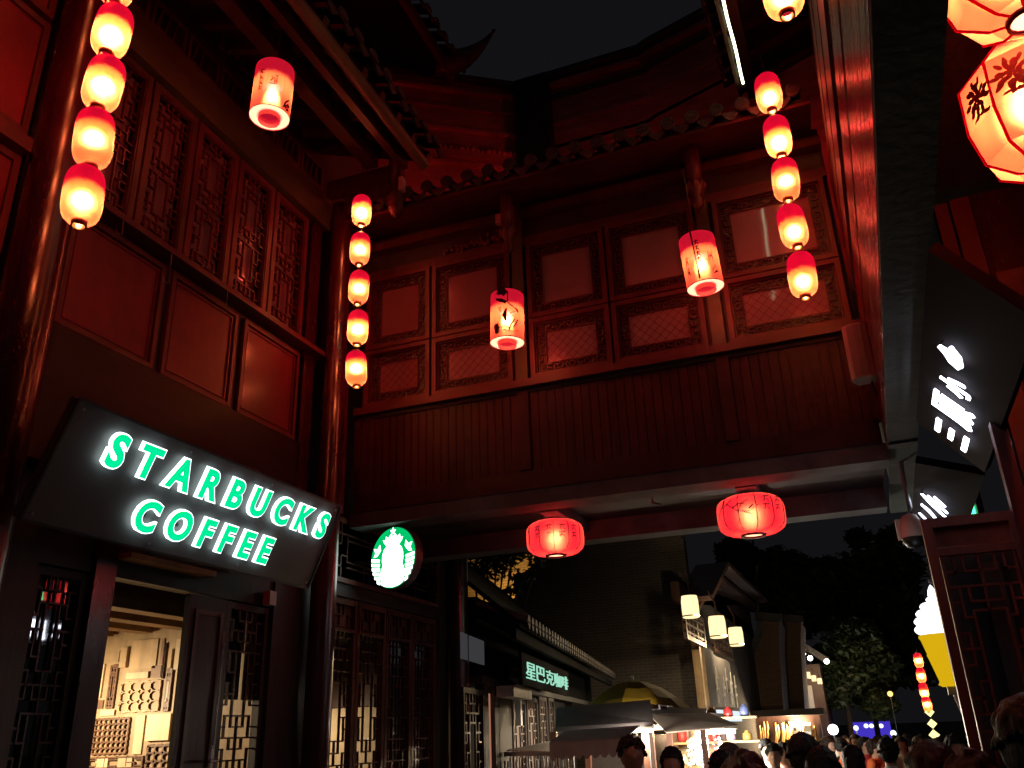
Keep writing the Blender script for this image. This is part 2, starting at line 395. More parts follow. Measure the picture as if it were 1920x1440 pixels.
def put_lattice(mb, seg, cols, rows, P, U, V, N, w, h, bw, bd):
    P = Vector(P); U = Vector(U); V = Vector(V); N = Vector(N)
    for i, (a, b) in enumerate(seg):
        p = P + U * (a[0] / cols * w) + V * (a[1] / rows * h); q = P + U * (b[0] / cols * w) + V * (b[1] / rows * h)
        if (q - p).length < 1e-4: continue
        t = (q - p).normalized()
        e = bw * 0.5
        off = N * (0.0007 * (i % 5))
        mb.bar(p - t * e + off, q + t * e + off, bw, bd, up=N)
def framed(mb, P, U, V, N, w, h, fw, fd):
    """rectangular frame: outer size w x h, member width fw, depth fd (front face at P plane + fd/2)"""
    P = Vector(P); U = Vector(U); V = Vector(V)
    mb.bar(P + U * (fw / 2), P + U * (fw / 2) + V * h, fw, fd, up=N); mb.bar(P + U * (w - fw / 2), P + U * (w - fw / 2) + V * h, fw, fd, up=N)
    mb.bar(P + U * fw + V * (fw / 2), P + U * (w - fw) + V * (fw / 2), fw, fd - 0.004, up=N); mb.bar(P + U * fw + V * (h - fw / 2), P + U * (w - fw) + V * (h - fw / 2), fw, fd - 0.004, up=N)
U1 = Vector((0, 1, 0)); V1 = Vector((0, 0, 1)); N1 = Vector((1, 0, 0))     # facade facing the street from the left

# ---------------------------------------------------------------- coffee shop building (left)
XF = -4.0
shop = thing('coffee_shop_building', 'dark red two storey timber coffee shop with lattice windows on the left', 'building', (-6, 5, 0), world=True)
def part(name, m, mb, parent=None, fix=False): return mb.build(name, m, parent or shop, fix)
# upper wall core behind the joinery
w = MB(); w.box(XF - 0.35, XF - 0.14, -1.0, 9.0, 2.98, 7.6); part('upper_wall', M['dark'], w)
# lacquered columns
def column(x, y, r, z0, z1, m='lacquer'):
    c = MB(); prof = [(r * 1.0, z0), (r, z0 + 0.5), (r * 0.985, z1 * 0.6), (r * 0.95, z1)]
    c.lathe(prof, 40, (x, y, 0)); o = part('column', M[m], c)
    b = MB(); b.lathe([(r * 1.1, 0), (r * 1.5, 0.02), (r * 1.6, 0.12), (r * 1.45, 0.22), (r * 1.05, 0.27)], 24, (x, y, 0)); b.build('column_base', M['concrete'], o)
column(-3.93, 2.98, 0.145, 0.2, 6.7)
column(-3.90, 6.03, 0.105, 0.2, 6.55)
column(-3.92, 8.72, 0.115, 0.2, 3.62)
# edge strips beside the first column
b = MB(); b.box(XF - 0.13, XF - 0.02, 3.135, 3.2, 2.9, 6.3); part('edge_post', M['lacquer'], b)
b = MB(); b.box(XF - 0.13, XF - 0.03, 5.74, 5.9, 2.9, 6.3); part('edge_post', M['lacquer'], b)
# red apron panels below the windows, each a framed board
for (y0, y1) in ((3.25, 4.05), (4.12, 4.85), (4.93, 5.68)):
    p = MB(); p.box(XF - 0.10, XF - 0.052, y0 + 0.035, y1 - 0.035, 4.115, 4.83); o = part('apron_panel', M['redpanel'], p)
    f = MB(); framed(f, (XF - 0.055, y0, 4.08), U1, V1, N1, y1 - y0, 0.79, 0.036, 0.05)
    f.build('panel_moulding', M['redwood'], o)
    f = MB(); framed(f, (XF - 0.05, y0 + 0.055, 4.135), U1, V1, N1, y1 - y0 - 0.11, 0.68, 0.012, 0.018); f.build('panel_bead', M['redpanel'], o)
for y in (4.085, 4.89):
    b = MB(); b.box(XF - 0.13, XF - 0.06, y - 0.03, y + 0.03, 4.08, 4.87); part('panel_post', M['dark'], b)
b = MB(); b.box(XF - 0.14, XF - 0.03, 3.2, 5.75, 3.25, 4.076); part('tie_beam', M['maroon'], b)
b = MB(); b.box(XF - 0.14, XF - 0.09, 3.2, 5.75, 4.872, 4.93); part('painted_shade_strip', M['dark'], b)  # near-black strip painted in for the shade under the window ledge
b = MB(); b.box(XF - 0.13, XF + 0.05, 3.2, 5.98, 4.93, 4.975); part('window_ledge', M['redwoodx'], b)
# five lattice casements
seg = lattice_segments(6, 18, [(2, 4, 3, 8), (2, 4, 10, 15)])
segb = lattice_segments(6, 18, [(2, 4, 2, 7), (2, 4, 11, 16)])
for i, (y0, y1) in enumerate(((3.22, 3.70), (3.72, 4.18), (4.20, 4.68), (4.70, 5.18), (5.20, 5.70))):
    f = MB(); framed(f, (XF - 0.075, y0, 4.98), U1, V1, N1, y1 - y0, 1.27, 0.05, 0.065)
    framed(f, (XF - 0.07, y0 + 0.05, 5.03), U1, V1, N1, y1 - y0 - 0.10, 1.17, 0.012, 0.04)
    o = part('window', M['redwood'] if i in (2, 3, 4) else M['brown'], f)
    l = MB(); put_lattice(l, seg if i % 2 else segb, 6, 18, (XF - 0.085, y0 + 0.062, 5.042), U1, V1, N1, y1 - y0 - 0.124, 1.146, 0.011, 0.022)
    l.build('lattice', M['lattice'], o)
    p = MB(); p.box(XF - 0.108, XF - 0.104, y0 + 0.05, y1 - 0.05, 5.03, 6.2); p.build('pane', M['glass'], o)
    p = MB(); p.box(XF - 0.134, XF - 0.130, y0 + 0.05, y1 - 0.05, 5.03, 6.2); p.build('blind', M['curtain'], o)
# beams above the windows
b = MB(); b.box(XF - 0.14, XF + 0.02, 3.1, 5.95, 6.26, 6.62); part('painted_beam', M['greenbeam'], b)
b = MB(); b.box(XF - 0.14, XF - 0.06, 3.1, 5.95, 6.62, 7.35); part('frieze_board', M['dark'], b)
fz = MB()
for i in range(7):
    y = 3.2 + i * 0.385
    framed(fz, (XF - 0.05, y, 6.68), U1, V1, N1, 0.36, 0.26, 0.03, 0.03)
    for k in range(3): fz.bar((XF - 0.045, y + 0.06 + k * 0.08, 6.71), (XF - 0.045, y + 0.10 + k * 0.08, 6.91), 0.012, 0.02, up=N1)
part('carved_frieze', M['brown'], fz)
# far left bay: glossy red panels nearer the camera
for (z0, z1) in ((5.10, 5.95), (6.0, 6.9), (3.2, 4.95)):
    p = MB(); p.box(XF - 0.09, XF - 0.045, 1.6, 2.80, z0 + 0.03, z1 - 0.03); o = part('wall_panel', M['redpanel'], p)
    f = MB(); framed(f, (XF - 0.05, 1.55, z0), U1, V1, N1, 1.29, z1 - z0, 0.045, 0.05); f.build('panel_moulding', M['redwood'], o)
b = MB(); b.box(XF - 0.12, XF + 0.04, 0.5, 2.84, 4.965, 5.06); part('window_ledge', M['redwoodx'], b)
b = MB(); b.box(XF - 0.14, XF - 0.1, 0.5, 2.9, 2.9, 7.2); part('backing_board', M['lacquer'], b)
# narrow return panel between column and bridge
p = MB(); p.box(XF - 0.08, XF - 0.02, 6.17, 6.47, 3.62, 5.0); part('return_panel', M['redpanel'], p)
p = MB(); p.box(XF - 0.12, XF - 0.03, 6.15, 9.0, 2.98, 3.61); part('tie_beam', M['dark'], p)

# eave over the left facade
XE, ZE = -2.90, 6.62
ev = MB()
ev.hexa([(XE - 0.02, 1.0, ZE + 0.12), (XE - 0.02, 5.95, ZE + 0.12), (XF - 0.2, 5.95, ZE + 0.62), (XF - 0.2, 1.0, ZE + 0.62),
         (XE - 0.02, 1.0, ZE + 0.18), (XE - 0.02, 5.95, ZE + 0.18), (XF - 0.2, 5.95, ZE + 0.68), (XF - 0.2, 1.0, ZE + 0.68)])
part('eave_board', M['dark'], ev, fix=True)
raf = MB(); raf.bar((XE + 0.02, 0, ZE + 0.09), (XF - 0.2, 0, ZE + 0.59), 0.07, 0.08); rme = raf.mesh('rafter'); rme.materials.append(M['brown'])
for i in range(17):
    o = link('rafter', rme, None, shop); o.location = (0, 1.2 + i * 0.29, 0)
t = MB(); t.tube([(XE, 1.0, ZE), (XE - 0.01, 3.4, ZE - 0.005), (XE - 0.02, 5.82, ZE)], 0.055, 16); part('eave_purlin', M['olive'], t)
t = MB(); t.box(XE - 0.27, XE - 0.20, 1.0, 5.85, ZE + 0.03, ZE + 0.16); part('eave_beam', M['redwoodx'], t)
t = MB(); t.box(XE - 0.58, XE - 0.46, 1.0, 5.75, ZE + 0.05, ZE + 0.24); part('eave_beam', M['brown'], t)
# drip tiles along this eave
def drip_mesh():
    mb = MB(); n = 8; R = 0.075
    arc = [(math.cos(math.pi * k / n), math.sin(math.pi * k / n)) for k in range(n + 1)]
    mb.prism([(R * a, R * b) for a, b in arc], (0, 0, 0), (0, 1, 0), (0, 0, 1), (0.03, 0, 0))       # round end cap
    vs = []; L = 0.55
    for x, z in ((0.0, 0.0), (-L, 0.21)):
        for a, b in arc: vs.append((x, R * a, R * b + z))
    mb.add(vs, [(k, k + 1, k + n + 2, k + n + 1) for k in range(n)], True)
    mb.prism([(-0.075, 0.02), (-0.06, -0.03), (0, -0.075), (0.06, -0.03), (0.075, 0.02)], (-0.01, 0.115, 0), (0, 1, 0), (0, 0, 1), (0.02, 0, 0))
    return mb.mesh('roof_tile')
tile_me = drip_mesh(); tile_me.materials.append(M['tile'])
for i in range(21):
    o = link('roof_tile', tile_me, None, shop); o.location = (XE + 0.10, 1.15 + i * 0.232, ZE + 0.17)
    o.scale = (1, 1, 1)
# hanging carved post and bracket at the eave corner
hp = MB(); hp.lathe([(0.02, -0.30), (0.05, -0.27), (0.075, -0.2), (0.06, -0.15), (0.085, -0.1), (0.06, -0.04), (0.062, 0.25), (0.08, 0.27), (0.08, 0.33)], 16, (-3.22, 5.86, 6.45), caps=True)
o = part('hanging_post', M['brown'], hp)
b = MB(); b.box(-3.95, -3.16, 5.82, 5.90, 6.55, 6.72); b.box(-3.75, -3.3, 5.835, 5.885, 6.42, 6.55); b.build('bracket_arm', M['brown'], o)
b = MB(); b.box(-3.17, -3.13, 5.80, 5.87, 6.40, 6.54); b.build('paper_notice', M['ivory'], o)
# hanging carved spandrel under the frieze
sp = MB()
for k in range(9):
    y = 4.15 + k * 0.09; h = 0.16 + 0.12 * abs(math.sin(k * 1.9))
    sp.bar((XF + 0.02, y, 7.30), (XF + 0.02, y + 0.02, 7.30 - h), 0.02, 0.015, up=N1)
    sp.ball((XF + 0.02, y + 0.02, 7.30 - h), 0.022, 8, 5)
sp.bar((XF + 0.02, 4.1, 7.31), (XF + 0.02, 4.95, 7.31), 0.03, 0.03, up=N1)
part('carved_spandrel', M['brown'], sp)
# thin hooks of wire left hanging on the panels
for (y, z) in ((3.55, 4.83), (4.0, 4.7), (4.6, 4.75)):
    h = MB(); h.tube([(XF + 0.045, y, 4.94), (XF + 0.046, y + 0.01, z), (XF + 0.05, y - 0.03, z - 0.02), (XF + 0.055, y - 0.06, z + 0.005)], 0.0025, 5)
    part('wire_hook', M['steel'], h)

# ---- ground floor front
def post(y0, y1, z0=0.0, z1=2.98, m='lacquer', x0=XF - 0.13, x1=XF + 0.0):
    p = MB(); p.box(x0, x1, y0, y1, z0, z1); return part('door_post', M[m], p)
post(3.18, 3.41, m='dark')
post(3.79, 3.945, m='lacquer', x1=XF + 0.01)
post(5.52, 5.70, m='dark'); post(5.703, 5.90, m='dark', x1=XF - 0.02); post(5.902, 6.158, m='dark', x1=XF - 0.04)
# header over the door
b = MB(); b.box(XF - 0.13, XF - 0.02, 3.41, 5.52, 2.70, 2.98); part('door_header', M['dark'], b)
b = MB(); b.box(XF - 0.012, XF + 0.10, 3.95, 4.72, 2.80, 2.835); part('canopy_strip', M['oak'], b)  # pale oak colour stands for the lit underside of the canopy
def lat_leaf(name, y0, y1, z0, z1, rows, panes, mf, ml, mg, fw=0.045, x=XF - 0.06, bw=0.011):
    f = MB(); framed(f, (x, y0, z0), U1, V1, N1, y1 - y0, z1 - z0, fw, 0.055); o = part(name, M[mf], f)
    l = MB(); put_lattice(l, lattice_segments(6, rows, panes), 6, rows, (x - 0.005, y0 + fw, z0 + fw), U1, V1, N1, y1 - y0 - 2 * fw, z1 - z0 - 2 * fw, bw, 0.02); l.build('lattice', M[ml], o)
    p = MB(); p.box(x - 0.026, x - 0.022, y0 + fw, y1 - fw, z0 + fw, z1 - fw); p.build('pane', M[mg], o)
    return o
lat_leaf('fixed_window', 3.415, 3.785, 0.9, 2.69, 24, [(2, 4, 3, 8), (2, 4, 10.0, 14), (2, 4, 17, 22)], 'dark', 'latticedark', 'glassdark')
b = MB(); b.box(XF - 0.10, XF - 0.05, 3.415, 3.785, 0.0, 0.895); part('dado_panel', M['lacquer'], b)
b = MB(); b.box(XF - 0.22, XF - 0.20, 3.30, 3.93, 0.02, 2.79); part('light_block_board', M['dark'], b)  # board added to block the view of the warm room behind this window
b = MB(); b.box(XF - 0.34, XF - 0.32, 5.0, 5.6, 2.06, 2.79); part('light_block_board', M['dark'], b)  # boards added to darken the room behind, leaving a lit gap low down
b = MB(); b.box(XF - 0.34, XF - 0.32, 5.0, 5.32, 0.02, 2.055); part('light_block_board', M['dark'], b)
# open dark door leaf with lever and chain
d = MB(); d.box(XF - 0.065, XF - 0.03, 4.635, 5.02, 0.02, 2.69); dl = part('door_leaf', M['dark'], d)
d = MB(); framed(d, (XF - 0.03, 4.70, 1.30), U1, V1, N1, 0.285, 1.3, 0.03, 0.02); d.build('leaf_moulding', M['brown'], dl)
d = MB(); d.box(XF - 0.03, XF - 0.018, 4.98, 5.01, 1.55, 1.75); d.tube([(XF - 0.02, 4.995, 1.66), (XF + 0.03, 4.995, 1.66), (XF + 0.035, 4.91, 1.655)], 0.009, 8); d.build('door_handle', M['steel'], dl)
d = MB(); d.box(XF - 0.03, XF - 0.02, 4.99, 5.015, 2.35, 2.48); d.build('hinge', M['brown'], dl)
d = MB(); d.tube([(XF - 0.012, 5.0, 2.40), (XF - 0.008, 4.985, 2.0), (XF - 0.01, 4.99, 1.73)], 0.004, 5); d.build('chain', M['steel'], dl)
lat_leaf('fixed_window', 5.03, 5.515, 0.9, 2.69, 24, [(2, 4, 3, 9), (2, 4, 14, 20)], 'dark', 'latticedark', 'glass')
b = MB(); b.box(XF - 0.10, XF - 0.05, 5.03, 5.515, 0.0, 0.895); part('dado_panel', M['lacquer'], b)
# small emergency light on the header
b = MB(); b.box(XF - 0.0, XF + 0.06, 5.38, 5.46, 2.70, 2.80); part('wall_box', M['ivory'], b)
# four tall door leaves past the middle column, with a transom lattice above
post(6.16, 6.27, m='dark'); post(8.42, 8.58, m='dark')
b = MB(); b.box(XF - 0.11, XF - 0.01, 6.27, 8.42, 2.905, 2.98); part('door_header', M['dark'], b)
yy = [6.28, 6.80, 7.33, 7.86, 8.40]
for i in range(4):
    o = lat_leaf('door', yy[i] + 0.006, yy[i + 1] - 0.006, 0.05, 2.90, 30, [(2, 4, 4, 9), (2, 4, 11.0, 16), (2, 4, 18, 23)], 'brown', 'latticedark', 'glass' if i < 2 else 'glassdark', 0.05, bw=0.012)
    f = MB(); framed(f, (XF - 0.05, yy[i] + 0.03, 2.62), U1, V1, N1, yy[i + 1] - yy[i] - 0.06, 0.25, 0.025, 0.05); f.box(XF - 0.075, XF - 0.07, yy[i] + 0.05, yy[i + 1] - 0.05, 2.64, 2.85); f.build('top_panel', M['brown'], o)
tr = MB(); framed(tr, (XF - 0.02, 6.30, 3.02), U1, V1, N1, 2.1, 0.56, 0.04, 0.05); o = part('transom', M['brown'], tr)
l = MB(); put_lattice(l, lattice_segments(10, 5, [(2, 8, 1.5, 3.5)]) , 10, 5, (XF - 0.015, 6.34, 3.06), U1, V1, N1, 1.0, 0.48, 0.013, 0.02)
put_lattice(l, lattice_segments(10, 5, [(2, 8, 1.5, 3.5)]) , 10, 5, (XF - 0.015, 7.36, 3.06), U1, V1, N1, 1.0, 0.48, 0.013, 0.02); l.build('lattice', M['latticedark'], o)
p = MB(); p.box(XF - 0.035, XF - 0.03, 6.34, 8.36, 3.06, 3.54); p.build('backing', M['brown'], o)

# ---- interior seen through the doorway
YI = 5.62
p = MB(); p.box(-9.0, -4.16, YI, YI + 0.10, 0.0, 2.79); part('cross_wall', M['oak'], p)
p = MB(); p.box(-9.1, -9.0, 1.6, 9.3, 0.0, 2.93); part('back_wall', M['oak'], p)
p = MB(); p.box(-9.1, -4.2, 1.5, 1.6, 0.0, 2.93); part('side_wall', M['oak'], p)
p = MB(); p.box(-9.1, -4.14, 9.2, 9.3, 0.0, 3.4); part('side_wall', M['brown'], p)
p = MB(); p.box(-9.1, -4.13, 1.5, 9.3, 2.80, 2.85); part('ceiling', M['dark'], p)
p = MB(); p.box(-9.1, -4.0, 1.5, 9.3, 0.004, 0.02); part('shop_floor', M['walnut'], p)
bm_ = MB(); bm_.box(-0.07, 0.07, 1.65, 5.58, 2.60, 2.795); bme = bm_.mesh('ceiling_beam'); bme.materials.append(M['ceilbeam'])
for x in (-4.45, -4.85, -5.25, -5.65, -6.05, -6.5, -7.0):
    o = link('ceiling_beam', bme, None, shop); o.location = (x, 0, 0); 
def wp(zx, zy): q = AY(zx / 3.0, 1000 + zy / 3.0, YI); return q.x, q.z
def wrect(x0, y0, x1, y1):
    a = wp(x0, y1); b_ = wp(x1, y0); return min(a[0], b_[0]), max(a[0], b_[0]), a[1], b_[1]
UI = Vector((1, 0, 0)); NI = Vector((0, -1, 0))
boards = [((545, 735, 600, 930), 'pine', .03), ((680, 640, 735, 760), 'oak', .05), ((735, 590, 900, 770), 'oak', .02), ((985, 590, 1060, 770), 'pine', .04),
          ((715, 775, 850, 825), 'pine', .045), ((850, 740, 915, 815), 'walnut', .02), ((900, 590, 935, 740), 'walnut', .02), ((560, 660, 680, 735), 'oak', .015),
          ((570, 990, 655, 1030), 'pine', .03), ((745, 1020, 825, 1245), 'pine', .02), ((828, 1010, 980, 1170), 'pine', .055), ((945, 650, 980, 760), 'oak', .03), ((980, 780, 1030, 1000), 'oak', .02),
          ((530, 935, 590, 990), 'walnut', .02), ((930, 830, 960, 960), 'pine', .03), ((990, 1010, 1060, 1320), 'oak', .02), ((540, 1260, 620, 1320), 'pine', .03), ((665, 1260, 755, 1320), 'pine', .03), ((420, 600, 540, 1000), 'oak', .02), ((420, 1010, 520, 1330), 'oak', .02)]
for (r, m_, th) in boards:
    x0, x1, z0, z1 = wrect(*r); p = MB(); p.box(x0 + .003, x1 - .003, YI - th * .6, YI - 0.001, z0 + .003, z1 - .003); part('wall_board', M[m_], p)
def octa_lattice(r, n, m_, name, m='walnut', t=0.014):
    x0, x1, z0, z1 = wrect(*r); w_ = (x1 - x0) / n; h_ = (z1 - z0) / m_; mb = MB(); c = 0.3
    y = YI - 0.009
    for i in range(n):
        for j in range(m_):
            a = x0 + i * w_; b_ = z0 + j * h_
            pts = [(a + c * w_, b_), (a + (1 - c) * w_, b_), (a + w_, b_ + c * h_), (a + w_, b_ + (1 - c) * h_), (a + (1 - c) * w_, b_ + h_), (a + c * w_, b_ + h_), (a, b_ + (1 - c) * h_), (a, b_ + c * h_)]
            for k in range(8):
                p, q = pts[k], pts[(k + 1) % 8]
                mb.bar((p[0], y - .0006 * k, p[1]), (q[0], y - .0006 * k, q[1]), t, 0.014, up=NI)
    framed(mb, (x0, y, z0), UI, V1, NI, x1 - x0, z1 - z0, t * 1.3, 0.02)
    part(name, M[m], mb)
octa_lattice((670, 825, 915, 1010), 4, 3, 'octagon_lattice', 'oak', .008)
octa_lattice((822, 1185, 975, 1330), 3, 3, 'octagon_lattice', 'walnut', .011)
octa_lattice((520, 1035, 740, 1245), 7, 6, 'carved_lattice', 'walnut', .009)
def grid_lattice(r, cols, rows, panes, m='walnut'):
    x0, x1, z0, z1 = wrect(*r); mb = MB(); put_lattice(mb, lattice_segments(cols, rows, panes), cols, rows, (x0, YI - 0.010, z0), UI, V1, NI, x1 - x0, z1 - z0, .008, .014)
    framed(mb, (x0, YI - .010, z0), UI, V1, NI, x1 - x0, z1 - z0, .012, .02); part('carved_lattice', M[m], mb)
grid_lattice((600, 740, 675, 985), 6, 12, [(2, 4, 3, 9)])
grid_lattice((915, 620, 945, 815), 4, 14, [(1.4, 2.6, 2, 5)])
grid_lattice((920, 760, 980, 1000), 6, 10, [(2, 4, 3, 7)])
grid_lattice((500, 1250, 815, 1330), 20, 4, [(6, 14, 1, 3)])
# warm pendants inside
def pendant(x, y, z, pw, label):
    t_ = thing('pendant_lamp', label, 'lamp', (x, y, z), group='pendants inside the coffee shop')
    s_ = MB(); s_.lathe([(0.02, 0.16), (0.03, 0.15), (0.12, 0.02), (0.125, 0.0)], 20); s_.build('shade', M['black'], t_)
    s_ = MB(); s_.tube([(0, 0, 0.16), (0, 0, 2.79 - z)], 0.005, 6); s_.build('cord', M['black'], t_)
    s_ = MB(); s_.ball((0, 0, 0.05), 0.03, 10, 6); s_.build('bulb', M['bulb'], t_)
    lamp('lamp_light', (0, 0, -0.02), pw, (1.0, 0.76, 0.46), 0.05, t_)
pendant(-5.75, 4.65, 2.2, 170, 'black pendant lamp by the wooden art wall inside the coffee shop')
pendant(-6.4, 3.4, 2.2, 40, 'black pendant lamp deep inside the coffee shop')
pendant(-5.95, 8.3, 2.0, 60, 'black pendant lamp behind the tall lattice doors')
b = MB(); b.box(-4.78, -4.20, 8.5, 8.55, 0.02, 2.6); part('dimming_screen', M['dark'], b)  # screen added to keep the two right-hand doors dark
b = MB(); b.box(-6.6, -4.8, 9.12, 9.18, 0.3, 2.1); part('menu_board', M['pine'], b)

# ---------------------------------------------------------------- text helper
_tc = bpy.data.curves.new('text_source', 'FONT'); _to = bpy.data.objects.new('text_source', _tc); COL.objects.link(_to)
def glyph(ch, offset=0.0, extrude=0.01, res=4):
    _tc.body = ch; _tc.size = 1.0; _tc.offset = offset; _tc.extrude = extrude; _tc.resolution_u = res
    bpy.context.view_layer.update()
    return bpy.data.meshes.new_from_object(_to.evaluated_get(bpy.context.evaluated_depsgraph_get()))
def glyph_box(me):
    xs = [v.co.x for v in me.vertices]; ys = [v.co.y for v in me.vertices]; return min(xs), max(xs), min(ys), max(ys)

# ---------------------------------------------------------------- coffee signboard, leaning out over the door
sb0 = Vector((-3.70, 3.00, 2.81)); sb1 = Vector((-3.44, 3.00, 3.40)); SBW = 2.50
SV = (sb1 - sb0).normalized(); SU = Vector((0, 1, 0)); SN = SU.cross(SV).normalized()
SBH = (sb1 - sb0).length
sign = thing('shop_signboard', 'leaning charcoal signboard with glowing green letters STARBUCKS COFFEE over the door', 'sign', sb0, world=True)
b = MB(); b.hexa([sb0 - SN * .06, sb0 + SU * SBW - SN * .06, sb1 + SU * SBW - SN * .06, sb1 - SN * .06, sb0, sb0 + SU * SBW, sb1 + SU * SBW, sb1]); b.build('board', M['signboard'], sign, True)
b = MB()
for u in (0.5, 1.25, 2.0): 
    b = MB(); b.bar(sb0 + SU * u + SV * .12 - SN * .05, (XF - 0.05, 3.0 + u, sb0.z + .10), .05, .05); b.build('bracket', M['black'], sign)
    b = MB(); b.bar(sb1 + SU * u - SV * .08 - SN * .05, (XF - 0.05, 3.0 + u, sb1.z - .05), .05, .05); b.build('bracket', M['black'], sign)
e_ = MB()
for (p, q) in ((sb0, sb0 + SU * SBW), (sb1, sb1 + SU * SBW), (sb0, sb1), (sb0 + SU * SBW, sb1 + SU * SBW)): e_.bar(p + SN * .004, q + SN * .004, .014, .012, up=SN)
e_.build('edge_trim', M['black'], sign)
for u in (.05, .85, 1.65, 2.45):
    for v in (.04, SBH - .04):
        c_ = MB(); c_.bar(sb0 + SU * u + SV * v, sb0 + SU * u + SV * v + SN * .006, .016, .016, up=SU); c_.build('screw', M['steel'], sign)
def onboard(px, py):
    r = ray(px, py); k = (sb0 - ORG).dot(SN) / r.dot(SN); q = ORG + r * k - sb0; return q.dot(SU), q.dot(SV)
def textline(txt, pl, pr, ptop, pbot, parent):
    u0 = onboard(*pl)[0]; u1 = onboard(*pr)[0]; cap = onboard(*ptop)[1] - onboard(*pbot)[1]; v0 = onboard(*pbot)[1]
    gs = []
    for ch in txt:
        g0 = glyph(ch, 0.030, 0.0); gb = glyph_box(g0); gs.append((ch, gb))
    ref = glyph_box(glyph('E', 0.030, 0.0)); s_ = cap / (ref[3] - ref[2]); sx = s_ * 1.0
    tot = sum((gb[1] - gb[0]) * sx for _, gb in gs); gap = (u1 - u0 - tot) / (len(gs) - 1); u = u0
    for ch, gb in gs:
        basem = Matrix.Translation(sb0 + SU * u + SV * v0)
        rot = Matrix((SU, SV, SN)).transposed().to_4x4()
        T = basem @ rot @ Matrix.Diagonal((sx, s_, s_, 1)) @ Matrix.Translation((-gb[0], -ref[2], 0))
        halo = glyph(ch, 0.070, 0.05); halo.transform(T @ Matrix.Translation((0, 0, 0.12))); 
        o = link('letter', halo, M['whiteglow'], parent)
        face = glyph(ch, 0.038, 0.008); face.transform(T @ Matrix.Translation((0, 0, 0.180))); link('letter_face', face, M['greenface'], o)
        st = MB(); c_ = sb0 + SU * (u + (gb[1] - gb[0]) * sx / 2) + SV * (v0 + cap / 2); st.bar(c_ + SN * .001, c_ + SN * (0.062 * s_), .02, .02, up=SU); st.build('stand_off', M['black'], o)
        u += (gb[1] - gb[0]) * sx + gap
textline('STARBUCKS', (183, 866), (602, 992), (256, 825), (249, 889), sign)
textline('COFFEE', (244, 968), (507, 1012), (374, 967), (357, 1019), sign)

# ---------------------------------------------------------------- round blade sign
LC = AY(737, 1045, 6.62); LR = 0.262
disc = thing('round_sign', 'round illuminated green sign with white crowned emblem beside the lattice doors', 'sign', (LC.x, LC.y, LC.z - LR), world=True)
LU = Vector((math.cos(math.radians(-16)), math.sin(math.radians(-16)), 0)); LV = Vector((0, 0, 1)); LN = LV.cross(LU) * 1.0
LN = Vector((LU.y, -LU.x, 0))
def dpoly(pts, d0, th, name, m, parent):
    mb = MB(); mb.prism([(x * LR, y * LR) for x, y in pts], LC + LN * d0, LU, LV, LN * th); return mb.build(name, m, parent, True)
circ = [(math.cos(a * math.pi / 32), math.sin(a * math.pi / 32)) for a in range(64)]
dbox = dpoly([(x * 1.03, y * 1.03) for x, y in circ], -0.09, 0.085, 'drum_case', M['signboard'], disc)
dpoly(circ, -0.002, 0.006, 'green_face', M['logogreen'], disc)
E1 = 0.0045
def mirror(p): return [(-x, y) for x, y in reversed(p)]
crown = [(-0.40, 0.52), (-0.46, 0.64), (-0.34, 0.60), (-0.32, 0.74), (-0.20, 0.66), (-0.11, 0.78), (0.0, 0.70), (0.11, 0.78), (0.20, 0.66), (0.32, 0.74), (0.34, 0.60), (0.46, 0.64), (0.40, 0.52), (0.30, 0.42), (-0.30, 0.42)]
dpoly(crown, E1, 0.004, 'emblem', M['logowhite'], disc)
star = [((0.14 if k % 2 == 0 else 0.06) * math.sin(k * math.pi / 5), 0.87 + (0.14 if k % 2 == 0 else 0.06) * math.cos(k * math.pi / 5)) for k in range(10)]
dpoly(star, E1, 0.004, 'emblem', M['logowhite'], disc)
body = [(-0.26, 0.405), (-0.40, 0.30), (-0.47, 0.12), (-0.48, -0.08), (-0.44, -0.24), (-0.52, -0.40), (-0.56, -0.58), (-0.50, -0.72), (-0.48, -0.86), (-0.30, -0.94), (0, -0.985), (0.30, -0.94), (0.48, -0.86), (0.50, -0.72), (0.56, -0.58), (0.52, -0.40), (0.44, -0.24), (0.48, -0.08), (0.47, 0.12), (0.40, 0.30), (0.26, 0.405)]
dpoly(body, E1, 0.004, 'emblem', M['logowhite'], disc)
tailtop = [(-0.60, 0.50), (-0.70, 0.36), (-0.88, 0.40), (-0.80, 0.24), (-0.88, 0.10), (-0.72, 0.12), (-0.56, 0.30)]
tail = [tailtop]
for k in range(6):
    y = 0.06 - k * 0.15; xo = -math.sqrt(max(0, 0.985 ** 2 - y * y)); 
    tail.append([(xo, y), (xo * 0.99, y - 0.10), (-0.62 + 0.012 * k, y - 0.16), (-0.60 + 0.012 * k, y - 0.06)])
for p_ in tail:
    dpoly(p_, E1, 0.004, 'emblem', M['logowhite'], disc); dpoly(mirror(p_), E1, 0.004, 'emblem', M['logowhite'], disc)
facegrey = emit('emblem_shade', (0.55, 0.95, 0.75), 1.0)
for pts in ([(-0.20, 0.20), (-0.05, 0.21), (-0.05, 0.19), (-0.20, 0.175)], [(0.05, 0.21), (0.20, 0.20), (0.20, 0.175), (0.05, 0.19)], [(-0.07, -0.06), (0, -0.04), (0.07, -0.06), (0, -0.09)], [(-0.26, 0.33), (0.26, 0.33), (0.24, 0.315), (-0.24, 0.315)]):
    dpoly(pts, E1 + 0.0035, 0.002, 'emblem_line', facegrey, disc)
